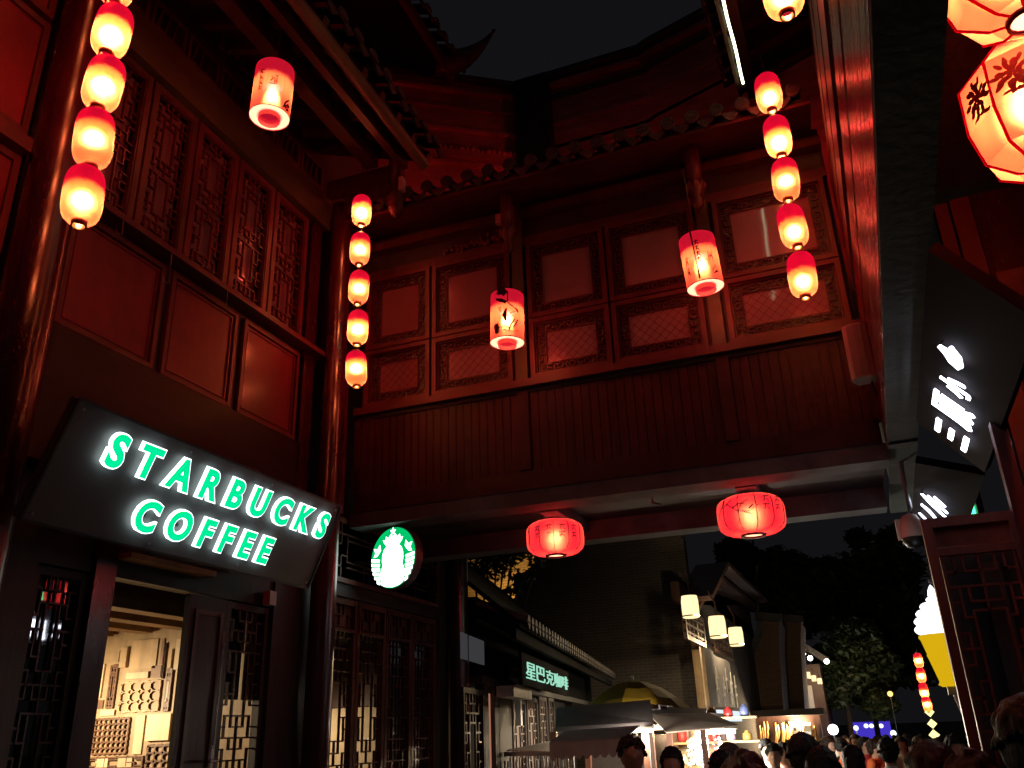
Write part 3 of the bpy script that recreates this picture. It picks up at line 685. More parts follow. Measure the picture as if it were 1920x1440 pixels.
for k in range(-3, 4):
    dpoly([(0.13 * k - 0.012, -0.90 + 0.02 * abs(k)), (0.13 * k + 0.012, -0.90 + 0.02 * abs(k)), (0.09 * k, -0.52)], E1 + 0.0035, 0.002, 'emblem_line', M['logogreen'], disc)
b = MB(); b.bar(LC - LN * .045 - LU * LR, (XF - 0.03, LC.y + 0.08, LC.z), .03, .03); b.build('bracket', M['black'], disc)
# ---------------------------------------------------------------- covered bridge across the street
YB = 6.51; BX0, BX1 = -3.93, 0.47
bridge = thing('covered_bridge', 'red timber covered bridge with fretwork windows spanning the street', 'bridge', (-1.7, 7.3, 3.5), world=True)
def bp(name, m, mb, parent=None, fix=False): return mb.build(name, M[m] if isinstance(m, str) else m, parent or bridge, fix)
UB = Vector((1, 0, 0)); VB = Vector((0, 0, 1)); NB = Vector((0, -1, 0))
w = MB(); w.box(BX0, BX1, YB + 0.06, YB + 0.16, 3.66, 6.5); bp('wall_core', 'dark', w)
# skirt of separate upright planks in three bays
posts_x = (-2.29, -0.58)
bays = ((BX0 + 0.03, -2.345), (-2.235, -0.635), (-0.525, BX1 - 0.02))
pw = 0.0755
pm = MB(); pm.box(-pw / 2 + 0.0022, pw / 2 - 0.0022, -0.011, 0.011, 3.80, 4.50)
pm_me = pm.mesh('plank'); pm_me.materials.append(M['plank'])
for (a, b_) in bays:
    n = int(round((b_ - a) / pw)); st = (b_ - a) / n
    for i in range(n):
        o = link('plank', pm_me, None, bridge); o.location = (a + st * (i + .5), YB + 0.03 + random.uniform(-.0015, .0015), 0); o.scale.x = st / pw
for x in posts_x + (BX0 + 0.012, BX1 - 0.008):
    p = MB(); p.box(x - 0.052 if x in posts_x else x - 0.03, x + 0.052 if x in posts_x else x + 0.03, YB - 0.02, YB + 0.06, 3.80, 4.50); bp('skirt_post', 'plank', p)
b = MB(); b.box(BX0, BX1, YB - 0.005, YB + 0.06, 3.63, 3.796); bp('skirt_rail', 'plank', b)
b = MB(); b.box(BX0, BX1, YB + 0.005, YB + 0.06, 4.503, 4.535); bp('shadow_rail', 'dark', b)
b = MB(); b.box(BX0 - 0.02, BX1 + 0.01, YB - 0.055, YB + 0.06, 4.538, 4.605); bp('window_sill', 'redwoodx', b)
# windows
def fret(mb, x0, x1, z0, z1, y, bw, cell):
    """carved border of scrolls: alternating hooks and rings round the four sides"""
    def side(p, q, inward):
        p = Vector(p); q = Vector(q); L = (q - p).length; t = (q - p).normalized(); n = max(3, int(round(L / cell))); c = L / n; h = bw
        for i in range(n):
            o_ = p + t * (c * i); k = i % 4
            def B(a, b): mb.bar(o_ + t * (a[0] * c) + inward * (a[1] * h), o_ + t * (b[0] * c) + inward * (b[1] * h), 0.0085, 0.012 + .0008 * (k % 3), up=NB)
            if i == n // 2:
                cc = o_ + t * (c * .5) + inward * (h * .5); rad = h * .36
                for s_ in range(8):
                    a0 = s_ * math.pi / 4; a1 = a0 + math.pi / 4
                    mb.bar(cc + t * rad * math.cos(a0) + inward * rad * math.sin(a0), cc + t * rad * math.cos(a1) + inward * rad * math.sin(a1), .009, .013, up=NB)
            elif k == 0: B((.1, .15), (.9, .15)); B((.5, .15), (.5, .6)); B((.5, .6), (.9, .6)); B((.1, .85), (.9, .85))
            elif k == 1: B((.1, .85), (.9, .85)); B((.25, .4), (.25, .85)); B((.25, .4), (.75, .4)); B((.75, .4), (.75, .15))
            elif k == 2: B((.1, .15), (.9, .15)); B((.15, .15), (.15, .7)); B((.15, .7), (.6, .7)); B((.6, .45), (.6, .7)); B((.75, .85), (.95, .85))
            else: B((.1, .15), (.4, .5)); B((.4, .5), (.1, .85)); B((.9, .15), (.6, .5)); B((.6, .5), (.9, .85))
    side((x0, y, z1), (x1, y, z1), Vector((0, 0, -1))); side((x0, y, z0), (x1, y, z0), Vector((0, 0, 1)))
    side((x0, y, z0 + bw), (x0, y, z1 - bw), Vector((1, 0, 0))); side((x1, y, z0 + bw), (x1, y, z1 - bw), Vector((-1, 0, 0)))
def fret_window(x0, x1, z0, z1, diamonds, bw):
    f = MB(); framed(f, (x0, YB + 0.0, z0), UB, VB, NB, x1 - x0, z1 - z0, 0.042, 0.055)
    framed(f, (x0 + 0.047, YB + 0.012, z0 + 0.047), UB, VB, NB, x1 - x0 - 0.094, z1 - z0 - 0.094, 0.008, 0.03)
    o = bp('window', 'redwood', f)
    a, b_, c, d = x0 + 0.058, x1 - 0.058, z0 + 0.058, z1 - 0.058
    fr = MB(); fret(fr, a, b_, c, d, YB + 0.016, bw, bw * 0.95)
    framed(fr, (a + bw, YB + 0.018, c + bw), UB, VB, NB, b_ - a - 2 * bw, d - c - 2 * bw, 0.007, 0.014)
    fr.build('fretwork', M['lattice'], o)
    bb = MB(); framed(bb, (a - 0.01, YB + 0.034, c - 0.01), UB, VB, NB, b_ - a + 0.02, d - c + 0.02, bw + 0.012, 0.012); bb.build('fret_backing', M['dark'], o)
    p = MB(); p.box(a + bw, b_ - bw, YB + 0.036, YB + 0.042, c + bw, d - bw); p.build('pane', M['filmpane'], o)
    if diamonds:
        l = MB(); X0, X1, Z0, Z1 = a + bw, b_ - bw, c + bw, d - bw; stp = 0.085
        n = int(((X1 - X0) + (Z1 - Z0)) / stp)
        for i in range(1, n + 1):
            s_ = i * stp
            for sgn in (1, -1):
                pts = []
                x_a = min(X1 - X0, s_); z_a = s_ - x_a; z_b = min(Z1 - Z0, s_); x_b = s_ - z_b
                if z_a > Z1 - Z0 or x_b > X1 - X0: continue
                if sgn > 0: l.bar((X0 + x_a, YB + .035, Z0 + z_a), (X0 + x_b, YB + .035, Z0 + z_b), .0035, .002, up=NB)
                else: l.bar((X1 - x_a, YB + .0345, Z0 + z_a), (X1 - x_b, YB + .0345, Z0 + z_b), .0035, .002, up=NB)
        l.build('diamond_bars', M['redwood'], o)
ZW = (4.61, 5.19, 5.97)
for (a, b_) in ((-3.86, -3.185), (-3.16, -2.37), (-2.20, -1.465), (-1.445, -0.665), (-0.49, 0.43)):
    fret_window(a, b_, ZW[0], ZW[1] - 0.006, True, 0.075)
    fret_window(a, b_, ZW[1] + 0.006, ZW[2], False, 0.075)
for x in posts_x:
    p = MB(); p.box(x - 0.055, x + 0.055, YB - 0.015, YB + 0.06, 4.607, 6.45); bp('post', 'greenbeam', p)
b = MB(); b.box(BX0, BX1, YB + 0.0, YB + 0.06, 5.975, 6.06); bp('lintel', 'redwoodx', b)
b = MB(); b.box(BX0, BX1, YB + 0.02, YB + 0.06, 6.062, 6.24); bp('frieze_board', 'dark', b)
b = MB(); b.box(BX0, BX1, YB - 0.08, YB + 0.06, 6.245, 6.33); bp('eave_beam', 'brown', b)
# carved spandrel brackets by the first post
sp = MB()
random.seed(3)
for i in range(46):
    x = -3.05 + random.random() * 0.66; z = 6.07 + random.random() * 0.14 * (0.35 + 0.65 * (x + 3.05) / 0.66)
    sp.ball((x, YB - 0.005, z), random.uniform(.012, .03), 7, 4, (1, .5, 1))
bp('carved_spandrel', 'redwood', sp)
# eave: soffit, tiles
YE, ZEB = 5.95, 6.33
s_ = MB(); s_.hexa([(BX0 + .1, YE, ZEB - .03), (BX1 - .05, YE, ZEB - .03), (BX1 - .05, YB + .1, ZEB + .14), (BX0 + .1, YB + .1, ZEB + .14), (BX0 + .1, YE, ZEB), (BX1 - .05, YE, ZEB), (BX1 - .05, YB + .1, ZEB + .17), (BX0 + .1, YB + .1, ZEB + .17)])
bp('eave_soffit', 'redwoodx', s_, fix=True)
s_ = MB(); s_.hexa([(BX0 + .1, YE + .02, ZEB + .003), (BX1 - .05, YE + .02, ZEB + .003), (BX1 - .05, 7.35, ZEB + .52), (BX0 + .1, 7.35, ZEB + .52), (BX0 + .1, YE + .02, ZEB + .05), (BX1 - .05, YE + .02, ZEB + .05), (BX1 - .05, 7.35, ZEB + .57), (BX0 + .1, 7.35, ZEB + .57)])
bp('roof_bed', 'dark', s_, fix=True)
s_ = MB(); s_.hexa([(BX0 + .1, 8.6, ZEB + .003), (BX0 + .1, 7.35, ZEB + .52), (BX1 - .05, 7.35, ZEB + .52), (BX1 - .05, 8.6, ZEB + .003), (BX0 + .1, 8.6, ZEB + .05), (BX0 + .1, 7.35, ZEB + .57), (BX1 - .05, 7.35, ZEB + .57), (BX1 - .05, 8.6, ZEB + .05)])
bp('roof_bed', 'dark', s_, fix=True)
rt = MB(); n = 10; R = 0.052; SL = math.atan2(0.52, 1.4)
arc = [(math.cos(math.pi * k / n), math.sin(math.pi * k / n)) for k in range(n + 1)]
L = 1.40
vs = [];
for (y, z) in ((0, 0), (L, L * math.tan(SL))):
    for a, b_ in arc: vs.append((R * a, y, R * b_ + z))
rt.add(vs, [(k, k + n + 1, k + n + 2, k + 1) for k in range(n)], True)
for z_ in range(1, 6):                                                    # overlapping tile lengths
    y = z_ * 0.24
    vs = []
    for (yy_, rr) in ((y, R * 1.09), (y + 0.05, R * 1.02)):
        for a, b_ in arc: vs.append((rr * a, yy_, rr * b_ + yy_ * math.tan(SL)))
    rt.add(vs, [(k, k + n + 1, k + n + 2, k + 1) for k in range(n)], True)
rme = rt.mesh('roof_tile'); rme.materials.append(M['tile'])
cap = MB(); ring = [(R * 1.12 * math.cos(k * math.pi / 10), R * 1.12 * math.sin(k * math.pi / 10)) for k in range(20)]
cap.prism(ring, (0, -0.005, 0.012), (1, 0, 0), (0, 0, 1), (0, -0.028, 0))
for rr in (0.78, 0.38):
    rg = [(R * rr * math.cos(k * math.pi / 8), R * rr * math.sin(k * math.pi / 8)) for k in range(16)]
    for k in range(16):
        p, q = rg[k], rg[(k + 1) % 16]; cap.bar((p[0], -0.035, p[1] + .012), (q[0], -0.035, q[1] + .012), .008, .008, up=NB)
cme = cap.mesh('tile_end'); cme.materials.append(M['tile'])
dr = MB(); pr = [(-0.068, .030), (-0.068, -.015), (-.045, -.045), (0, -.085), (.045, -.045), (.068, -.015), (.068, .030), (.035, .002), (0, -.008), (-.035, .002)]
dr.prism(pr, (0, 0.01, 0), (1, 0, 0), (0, 0, 1), (0, -0.02, 0)); dme = dr.mesh('drip_tile'); dme.materials.append(M['tile'])
nt_ = 21; x0 = BX0 + 0.20; stp = (BX1 - 0.16 - x0) / (nt_ - 1)
for i in range(nt_):
    x = x0 + i * stp; zz = ZEB + 0.075 + random.uniform(-.008, .008)
    o = link('roof_tile', rme, None, bridge); o.location = (x, YE - 0.05, zz); o.rotation_euler = (0, random.uniform(-.03, .03), random.uniform(-.012, .012))
    o = link('tile_end', cme, None, bridge); o.location = (x, YE - 0.05, zz); o.rotation_euler = (random.uniform(-.1, .1), 0, random.uniform(-.08, .08))
    if i < nt_ - 1:
        o = link('drip_tile', dme, None, bridge); o.location = (x + stp / 2, YE - 0.03 + random.uniform(-.008, .008), zz - 0.02); o.rotation_euler = (random.uniform(-.12, .12), random.uniform(-.08, .08), 0)
b = MB(); b.box(BX0 + .1, BX1 - .05, 7.27, 7.43, ZEB + .55, ZEB + .75); bp('roof_ridge', 'tile', b)
# hanging carved posts
for x in (-2.27, -0.57):
    hp = MB(); hp.lathe([(0.015, -0.36), (0.045, -0.33), (0.055, -0.28), (0.035, -0.24), (0.075, -0.17), (0.075, -0.10), (0.045, -0.06), (0.062, -0.02), (0.062, 0.30)], 16, (x, 6.22, 6.10), caps=True); o = bp('hanging_post', 'redwood', hp)
    r_ = MB()
    for k in range(8): a = k * math.pi / 4; r_.ball((x + .068 * math.cos(a), 6.22 + .068 * math.sin(a), 5.965), .022, 8, 5, (1, 1, 1.9))
    r_.build('lotus_petals', M['redwood'], o)
    r_ = MB(); r_.box(x - .04, x + .04, 6.22, YB, 6.18, 6.26); r_.build('bracket_arm', M['brown'], o)
p = AY(936, 413, 6.3); b = MB(); b.box(p.x - .025, p.x + .025, 6.27, 6.31, p.z - .05, p.z + .05); bp('paper_notice', 'ivory', b)
# structure below: concrete beams and soffit
b = MB(); b.box(BX0 - .05, BX1 + .02, YB + 0.003, YB + 0.25, 3.50, 3.628); bp('concrete_beam', 'concrete', b)
b = MB(); b.box(BX0 - .05, BX1 + .02, YB + 0.25, 8.35, 3.60, 3.655); bp('soffit', 'dark', b)
b = MB(); b.box(BX0 - .05, BX1 + .02, 7.72, 7.95, 3.42, 3.598); bp('concrete_beam', 'concrete', b)
for x in (-2.2, -0.56):
    b = MB(); b.box(x - .08, x + .08, YB + 0.252, 7.718, 3.49, 3.598); bp('cross_beam', 'concrete', b)
b = MB(); b.box(BX0, BX1, 8.2, 8.3, 3.66, 6.5); bp('rear_wall', 'dark', b)
# pipe stub on the soffit and loose thin tube
b = MB(); b.tube([(-1.35, 7.0, 3.60), (-1.35, 7.0, 3.52), (-1.28, 7.0, 3.49)], .012, 6); bp('pipe_stub', 'steel', b)
# ---------------------------------------------------------------- right hand building: long beam, fascia and eave over the street
RA = -math.atan(0.033)
rb = thing('right_building', 'dark timber building on the right with glossy red fascia and lit eave', 'building', (0.275, 0, 0), rz=RA)
def rp(name, m, mb, parent=None, fix=False): return mb.build(name, M[m] if isinstance(m, str) else m, parent or rb, fix)
YR = 6.46; Y0 = -3.0
for i in range(3):                                                         # three fascia boards
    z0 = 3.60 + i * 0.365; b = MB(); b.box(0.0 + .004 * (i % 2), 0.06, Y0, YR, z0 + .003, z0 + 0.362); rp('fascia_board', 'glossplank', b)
b = MB(); b.box(0.06, 0.2, Y0, 8.9, 3.61, 4.72); rp('beam_core', 'darkconcrete', b)
b = MB(); b.box(0.002, 0.198, Y0, 6.3, 3.56, 3.596); rp('concrete_soffit', 'darkconcrete', b)
b = MB(); b.box(0.004, 0.196, 6.304, 8.6, 3.545, 3.590); rp('concrete_soffit', 'darkconcrete', b)
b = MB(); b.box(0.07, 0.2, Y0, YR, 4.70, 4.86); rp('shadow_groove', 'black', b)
for i in range(5):
    z0 = 4.86 + i * 0.19; b = MB(); b.box(-0.005 + 0.004 * (i % 2), 0.06, Y0, YR, z0 + .003, z0 + .187); rp('siding_board', 'redwoodx', b)
b = MB(); b.box(0.06, 0.3, Y0, YR, 4.86, 7.0); rp('upper_wall', 'dark', b)
b = MB(); b.hexa([(-.60, Y0, 6.93), (-.60, YR - .05, 6.93), (.4, YR - .05, 7.25), (.4, Y0, 7.25), (-.60, Y0, 6.98), (-.60, YR - .05, 6.98), (.4, YR - .05, 7.30), (.4, Y0, 7.30)]); rp('eave_soffit', 'dark', b, fix=True)
rr_ = MB(); rr_.bar((-.56, 0, 6.93), (.3, 0, 7.2), .06, .06); rme2 = rr_.mesh('rafter'); rme2.materials.append(M['brown'])
for i in range(14):
    o = link('rafter', rme2, None, rb); o.location = (0, 1.9 + i * 0.34, 0)
b = MB(); b.box(-0.52, -0.44, Y0, YR - .06, 6.86, 6.955); rp('eave_beam', 'greenbeam', b)
b = MB(); b.box(-0.60, -0.57, Y0, YR - .06, 6.90, 7.03); rp('eave_fascia', 'brown', b)
p_ = []
y = 2.6
while y < 6.30: p_.append((-0.535 + .003 * math.sin(y * 9), y, 6.885 + .004 * math.sin(y * 7))); y += .12
b = MB(); b.tube(p_, .011, 6); rope = rp('rope_light', M['rope'], b)
for i in range(20):
    o = link('roof_tile', tile_me, None, rb); o.location = (-0.68, 1.9 + i * 0.232, 7.04); o.rotation_euler = (0, 0, math.pi)
# dark ceiling and walls of the recessed shop front
b = MB(); b.box(0.2, 3.2, Y0, 8.4, 4.55, 4.62); rp('porch_ceiling', 'dark', b)
b = MB(); b.box(1.55, 1.7, Y0, 5.4, 0.0, 4.55); rp('shop_wall', 'dark', b)
b = MB(); b.box(0.9, 1.6, 5.72, 5.85, 0.0, 3.2); rp('shop_wall', 'dark', b)
# timber posts of the shop front (standing a little nearer than the signs)
for (pa, pb_, wd) in (((1822, 640), (1893, 960), 0.13),):
    q = AY(1850, 760, 4.9)
    lx = q.x - 0.275 - 0.033 * 4.9
    b = MB(); b.box(lx - .02, lx + .05, 4.82, 4.90, 0.0, 4.5); rp('shop_post', 'redwood', b)
    b = MB(); b.box(lx + .06, lx + .16, 4.80, 4.90, 0.0, 4.5); rp('shop_post', 'redwood', b)
b = MB(); b.box(lx + .165, 1.55, 4.80, 4.88, 0.0, 4.5); rp('shop_panel', 'lacquer', b)
b = MB(); b.box(lx + .17, 1.55, 4.70, 4.798, 3.30, 3.45); rp('shop_rail', 'redwood', b)
b = MB(); b.box(lx + .17, 1.55, 4.70, 4.798, 3.75, 3.95); rp('shop_rail', 'redwood', b)

# tilted illuminated shop signs, one behind the other
def tilted_sign(pc_far_top, pc_near_top, pc_far_bot, zt, name, label, strokes, mboard, chars=()):
    A = AZ(*pc_far_top, zt); Bn = AZ(*pc_near_top, zt); C = AY(*pc_far_bot, A.y + 0.02)
    root = thing(name, label, 'sign', C, world=True)
    Uv = (Bn - A); Lw = Uv.length; Uv.normalize(); Vv = (A - C); Hh = Vv.length; Vv = (Vv - Uv * Vv.dot(Uv)).normalized()
    Nv = Uv.cross(Vv).normalized()
    if Nv.dot(ORG - A) < 0: Nv = -Nv
    mb = MB(); q = [C, C + Uv * Lw, A + Uv * Lw, A]; mb.hexa([p - Nv * .05 for p in q] + q); mb.build('board', M[mboard], root, True)
    def onp(px, py): r = ray(px, py); k = (A + Nv * .03 - ORG).dot(Nv) / r.dot(Nv); return ORG + r * k
    rs = 1.0
    for st in strokes:
        pts = [onp(x, y) for x, y, _ in st]; rad = [w_ * .62 / F_PX * 4.8 for _, _, w_ in st]
        base = MB(); base.tube(pts, rad, 8)
        o = base.build('letter_stroke', M['bluewhite'], root)
    for st in strokes[::3]:
        q_ = onp(*st[0][:2]); fr = MB(); fr.bar(q_, q_ - Nv * .03, .01, .01, up=Uv); fr.build('stand_off', M['black'], root)
    for ch, (cx, cy), (tx, ty), (bx_, by_) in chars:
        me = glyph(ch, .022, .02); gb = glyph_box(me); h = (onp(tx, ty) - onp(bx_, by_)).dot(Vv); wdt = h * .95 * (gb[1] - gb[0]) / (gb[3] - gb[2])
        me.transform(Matrix.Translation((-(gb[0] + gb[1]) / 2, -(gb[2] + gb[3]) / 2, 0))); s_ = abs(h) / (gb[3] - gb[2])
        T = Matrix((Uv * s_ * 1.05, Vv * s_, Nv * s_)).transposed().to_4x4(); T.translation = onp(cx, cy); me.transform(T); link('letter', me, M['bluewhite'], root)
    return root
s1 = [[(1760, 648, 5), (1775, 660, 9), (1783, 676, 7), (1798, 692, 4)], [(1783, 652, 6), (1796, 672, 9), (1802, 688, 6)]]
tilted_sign((1718, 790), (1740, 470), (1846, 886), 3.50, 'lit_shop_sign', 'tilted board with white brush characters above the lattice door on the right', s1, 'darkboard', [('三', (1784, 815), (1756, 790), (1814, 840)), ('顾', (1787, 770), (1752, 740), (1826, 805)), ('小', (1791, 726), (1762, 702), (1818, 750))])
s2 = [[(1728, 926, 4), (1742, 940, 6), (1762, 960, 5), (1778, 974, 4)], [(1740, 930, 4), (1756, 945, 6), (1776, 962, 4)], [(1728, 946, 4), (1742, 958, 6), (1756, 974, 5)], [(1724, 962, 4), (1734, 972, 5), (1742, 980, 4)], [(1752, 932, 4), (1772, 950, 4)]]
tilted_sign((1708, 990), (1716, 868), (1805, 1010), 3.32, 'lit_shop_sign', 'second tilted white lettered sign beyond, next to the security camera', s2, 'darkboard')

# ---------------------------------------------------------------- open lattice door leaf standing out from the right shop front
DY = 5.0; dl0 = AY(1730, 1000, DY); dx0 = dl0.x
leaf = thing('lattice_door', 'red lattice shop door standing open at the right edge', 'door', (dx0 + .3, DY, 0), world=True)
W_, ZT = 0.46, 2.74
def leafp(name, m, mb, par=None): return mb.build(name, M[m], par or leaf)
f = MB(); framed(f, (dx0, DY, 0.03), UB, VB, NB, W_, ZT - 0.03, 0.05, 0.05); framed(f, (dx0 + .055, DY + .004, .08), UB, VB, NB, W_ - .11, ZT - .26, .014, .045)
f.bar((dx0 + .05, DY, 2.56), (dx0 + W_ - .05, DY, 2.56), .04, .046, up=NB); leafp('frame', 'doorwood', f)
p = MB(); p.box(dx0 + .05, dx0 + W_ - .05, DY + .002, DY + .012, 2.585, ZT - .05); leafp('top_panel', 'doorwood', p)
l = MB(); lw = W_ - .14
put_lattice(l, lattice_segments(6, 22, [(1.6, 4.4, 10.6, 18.4), (1.6, 4.4, 1.5, 8)]), 6, 22, (dx0 + .07, DY, .85), UB, VB, NB, lw, 2.53 - .85, .013, .024)
cc = Vector((dx0 + W_ / 2, DY, .85 + 9.4 / 22 * (2.53 - .85)))
for k in range(16):
    a0, a1 = k * math.pi / 8, (k + 1) * math.pi / 8; r0 = .055 + .012 * (k % 2)
    l.bar(cc + Vector((r0 * math.cos(a0), 0, r0 * math.sin(a0))), cc + Vector(((.055 + .012 * ((k + 1) % 2)) * math.cos(a1), 0, (.055 + .012 * ((k + 1) % 2)) * math.sin(a1))), .013, .026, up=NB)
leafp('lattice', 'doorwood', l)
p = MB(); p.box(dx0 + .06, dx0 + W_ - .06, DY + .022, DY + .027, .83, 2.55); leafp('pane', 'glass', p)
p = MB(); p.box(dx0 + .052, dx0 + W_ - .052, DY + .075, DY + .08, .83, 2.55); leafp('grey_blind', 'greyblind', p)
p = MB(); p.box(dx0 + .24, dx0 + .335, DY + .06, DY + .064, 1.2, 2.5); leafp('blind', 'curtain', p)
p = MB(); p.box(dx0 + .05, dx0 + W_ - .05, DY + .002, DY + .014, .10, .82); leafp('bottom_panel', 'doorwood', p)
b = MB(); b.box(dx0 + W_ + .01, dx0 + W_ + .13, DY - .04, DY + .08, 0, 3.2); tag(b.build('door_jamb', M['doorwood']), 'red timber jamb right of the open lattice door', 'post')
b = MB(); b.box(dx0 + W_ + .135, dx0 + W_ + .9, DY - .0, DY + .06, 0, 3.2); tag(b.build('wall_panel', M['redpanel']), 'dark red wall panel at the far right edge', 'wall')

# ---------------------------------------------------------------- speaker on the fascia
sp_c = AY(1612, 662, 5.9)
spk = thing('wall_speaker', 'ivory curved wall speaker on the red fascia near the bridge', 'speaker', sp_c, rz=math.radians(-12))
pr = [(-.085, .0), (-.08, -.045), (-.05, -.065), (0, -.072), (.05, -.065), (.08, -.045), (.085, .0), (.06, .09), (-.06, .09)]
b = MB(); b.prism(pr, (0, 0, -.20), (1, 0, 0), (0, 1, 0), (0, 0, .40)); b.build('cabinet', M['ivory'], spk, True)
grill = mat('speaker_grille', (.42, .32, .27), .6, .1, 60, bump=.6, bscale=300)
b = MB(); b.prism([(-.07, -.049), (-.045, -.068), (0, -.0755), (.045, -.068), (.07, -.049), (.04, -.06), (0, -.066), (-.04, -.06)], (0, -.001, -.185), (1, 0, 0), (0, 1, 0), (0, 0, .37)); b.build('grille', grill, spk, True)
b = MB(); b.box(.02, .07, .05, .16, -.06, .06); b.tube([(.03, .06, -.20), (.035, .06, -.26), (.05, .05, -.31)], .008, 6); b.build('bracket', M['black'], spk)

# ---------------------------------------------------------------- dome camera
cc = AY(1712, 1003, 6.75)
cm = thing('dome_camera', 'pinkish white dome security camera under the right hand sign', 'camera', cc)
b = MB(); b.lathe([(.03, .15), (.05, .14), (.075, .09), (.085, .0), (.083, -.02)], 20); b.build('housing', M['ivory'], cm)
b = MB(); b.lathe([(.078, -.02), (.074, -.055), (.05, -.085), (.002, -.098)], 20); b.build('dome', M['black'], cm)
b = MB(); b.tube([(0, 0, .14), (.02, .02, .2), (.02, .05, .45), (.03, .05, .62)], .018, 8); b.build('arm', M['steel'], cm)
b = MB(); b.box(-.10, -.03, -.02, .06, -.02, .12); b.build('junction_box', M['ivory'], cm)

# ---------------------------------------------------------------- illuminated ice cream cone
ic = AY(1785, 1287, 6.3)
cone = thing('ice_cream_sign', 'glowing white soft serve ice cream in a yellow cone behind the lattice door', 'sign', ic)
iceglow = emit('lit_ice_cream', (0.92, 0.97, 1.0), 2.4)
yel = emit('lit_yellow_cone', (.70, .42, .005), 1.0)
b = MB(); b.lathe([(.055, 0), (.075, .012), (.065, .03), (.10, .17), (.108, .19), (.104, .20), (.125, .285), (.135, .30), (.132, .315), (.05, .32)], 24); b.build('cone', yel, cone)
pr = [(.10, .318)]
zz = .325; rad = .15
for k in range(5):
    r0 = rad - k * k * .0065; h = .052 - .003 * k
    for s_ in range(6):
        a = math.pi * s_ / 5; pr.append((r0 - .02 + .02 * math.sin(a) , zz + h * s_ / 5))
    zz += h
pr += [(.028, zz + .012), (.022, zz + .04), (.012, zz + .06), (.002, zz + .075)]
b = MB(); b.lathe(pr, 28); b.build('swirl', iceglow, cone)
b = MB(); b.box(-.03, .06, -.015, .015, -.05, .0); b.bar((.06, 0, -.03), (.35, .2, -.03), .03, .03); b.bar((.0, .02, zz + .1), (.3, .2, zz + .13), .02, .02); b.build('bracket', M['steel'], cone)
b = MB(); b.bar((.01, -.02, -.05), (.045, -.02, -.22), .03, .01, up=(0, 1, 0)); b.build('pull_tag', M['ivory'], cone)

# ---------------------------------------------------------------- small green sign on the right front, seen mirrored in the shop window
def mirrored(px, py, xm, X): q = AX(px, py, xm); d = (q - ORG); d.x = -d.x; return q + d * ((X - q.x) / d.x)
gq = mirrored(118, 1140, XF - 0.083, 1.2)
gs_ = thing('green_sign', 'small green lit sign on the right hand shop front', 'sign', gq)
b = MB(); b.box(0, .05, -.42, .42, -.2, .2); b.build('case', M['black'], gs_)
gl_ = emit('green_sign_glow', (.05, .9, .3), 5.0, True)
for k, (y0, y1, z0, z1) in enumerate(((-.36, -.1, .06, .16), (-.05, .1, .04, .08), (.15, .35, .0, .14), (-.3, -.2, -.12, .0), (-.1, .05, -.1, -.02), (.1, .16, -.1, -.02), (-.36, .36, -.17, -.15))):
    b = MB(); b.box(-.012, -.002, y0, y1, z0, z1); b.build('lit_bar', gl_, gs_)

# white lettered sign further along the same front, hidden behind the open door and mirrored in the shop window
mq = mirrored(88, 1180, XF - 0.083, 0.95)
ms = thing('lit_shop_sign', 'upright white lettered sign tucked behind the open lattice door', 'sign', mq)
b = MB(); b.box(0, .05, -.42, .42, -.2, .22); b.build('board', M['darkboard'], ms)
for ch, px in (('三', 112), ('顾', 66)):
    p_ = mirrored(px, 1176, XF - 0.083, 0.95); me = glyph(ch, .02, .02); gb = glyph_box(me)
    me.transform(Matrix.Translation((-(gb[0] + gb[1]) / 2, -(gb[2] + gb[3]) / 2, 0))); s_ = .30 / max(gb[1] - gb[0], gb[3] - gb[2])
    T = Matrix((Vector((0, -1, 0)) * s_, Vector((0, 0, 1)) * s_, Vector((-1, 0, 0)) * s_)).transposed().to_4x4(); T.translation = Vector((-.012, p_.y - mq.y, p_.z - mq.z)); me.transform(T); link('letter', me, M['bluewhite'], ms)
# ---------------------------------------------------------------- lanterns
WARM = (1.0, 0.62, 0.36)
def barrel_profile(R, H, r0, n=34, e=3.2):
    """straight sided barrel with rounded shoulders and fine ribs"""
    pr = []
    for i in range(n + 1):
        t = -1 + 2 * i / n
        r = r0 + (R - r0) * (1 - abs(t) ** e) ** (1 / 2.0)
        pr.append((r + (0.0012 if i % 2 else 0), H / 2 * t))
    return pr
def make_red_lantern():
    t = thing('red_lantern', 'x', 'lantern', (0, 0, 0), 'red string lanterns')
    b = MB(); b.lathe(barrel_profile(.098, .33, .036, e=4.0), 32); b.build('shade', M['silk'], t)
    b = MB(); b.lathe([(.030, -.19), (.038, -.19), (.038, -.158), (.030, -.158), (.030, -.19)], 20); b.build('bottom_ring', M['gold'], t)
    b = MB(); b.lathe([(.003, .182), (.038, .182), (.038, .158), (.003, .158)], 20); b.build('top_cap', M['gold'], t)
    b = MB(); b.lathe([(.001, .03), (.066, .028), (.07, .036), (.02, .05), (.014, .15)], 16); b.build('socket_shade', M['gold'], t)  # wide socket disc added to shade the top of the lantern
    b = MB(); b.tube([(0, 0, .18), (.006, 0, .21), (0, 0, .235)], .0035, 6); b.build('hook', M['cord'], t)
    lamp('lantern_light', (0, 0, -.015), 9.0, WARM, .03, t)
    return t
L0 = make_red_lantern()
first = [True]
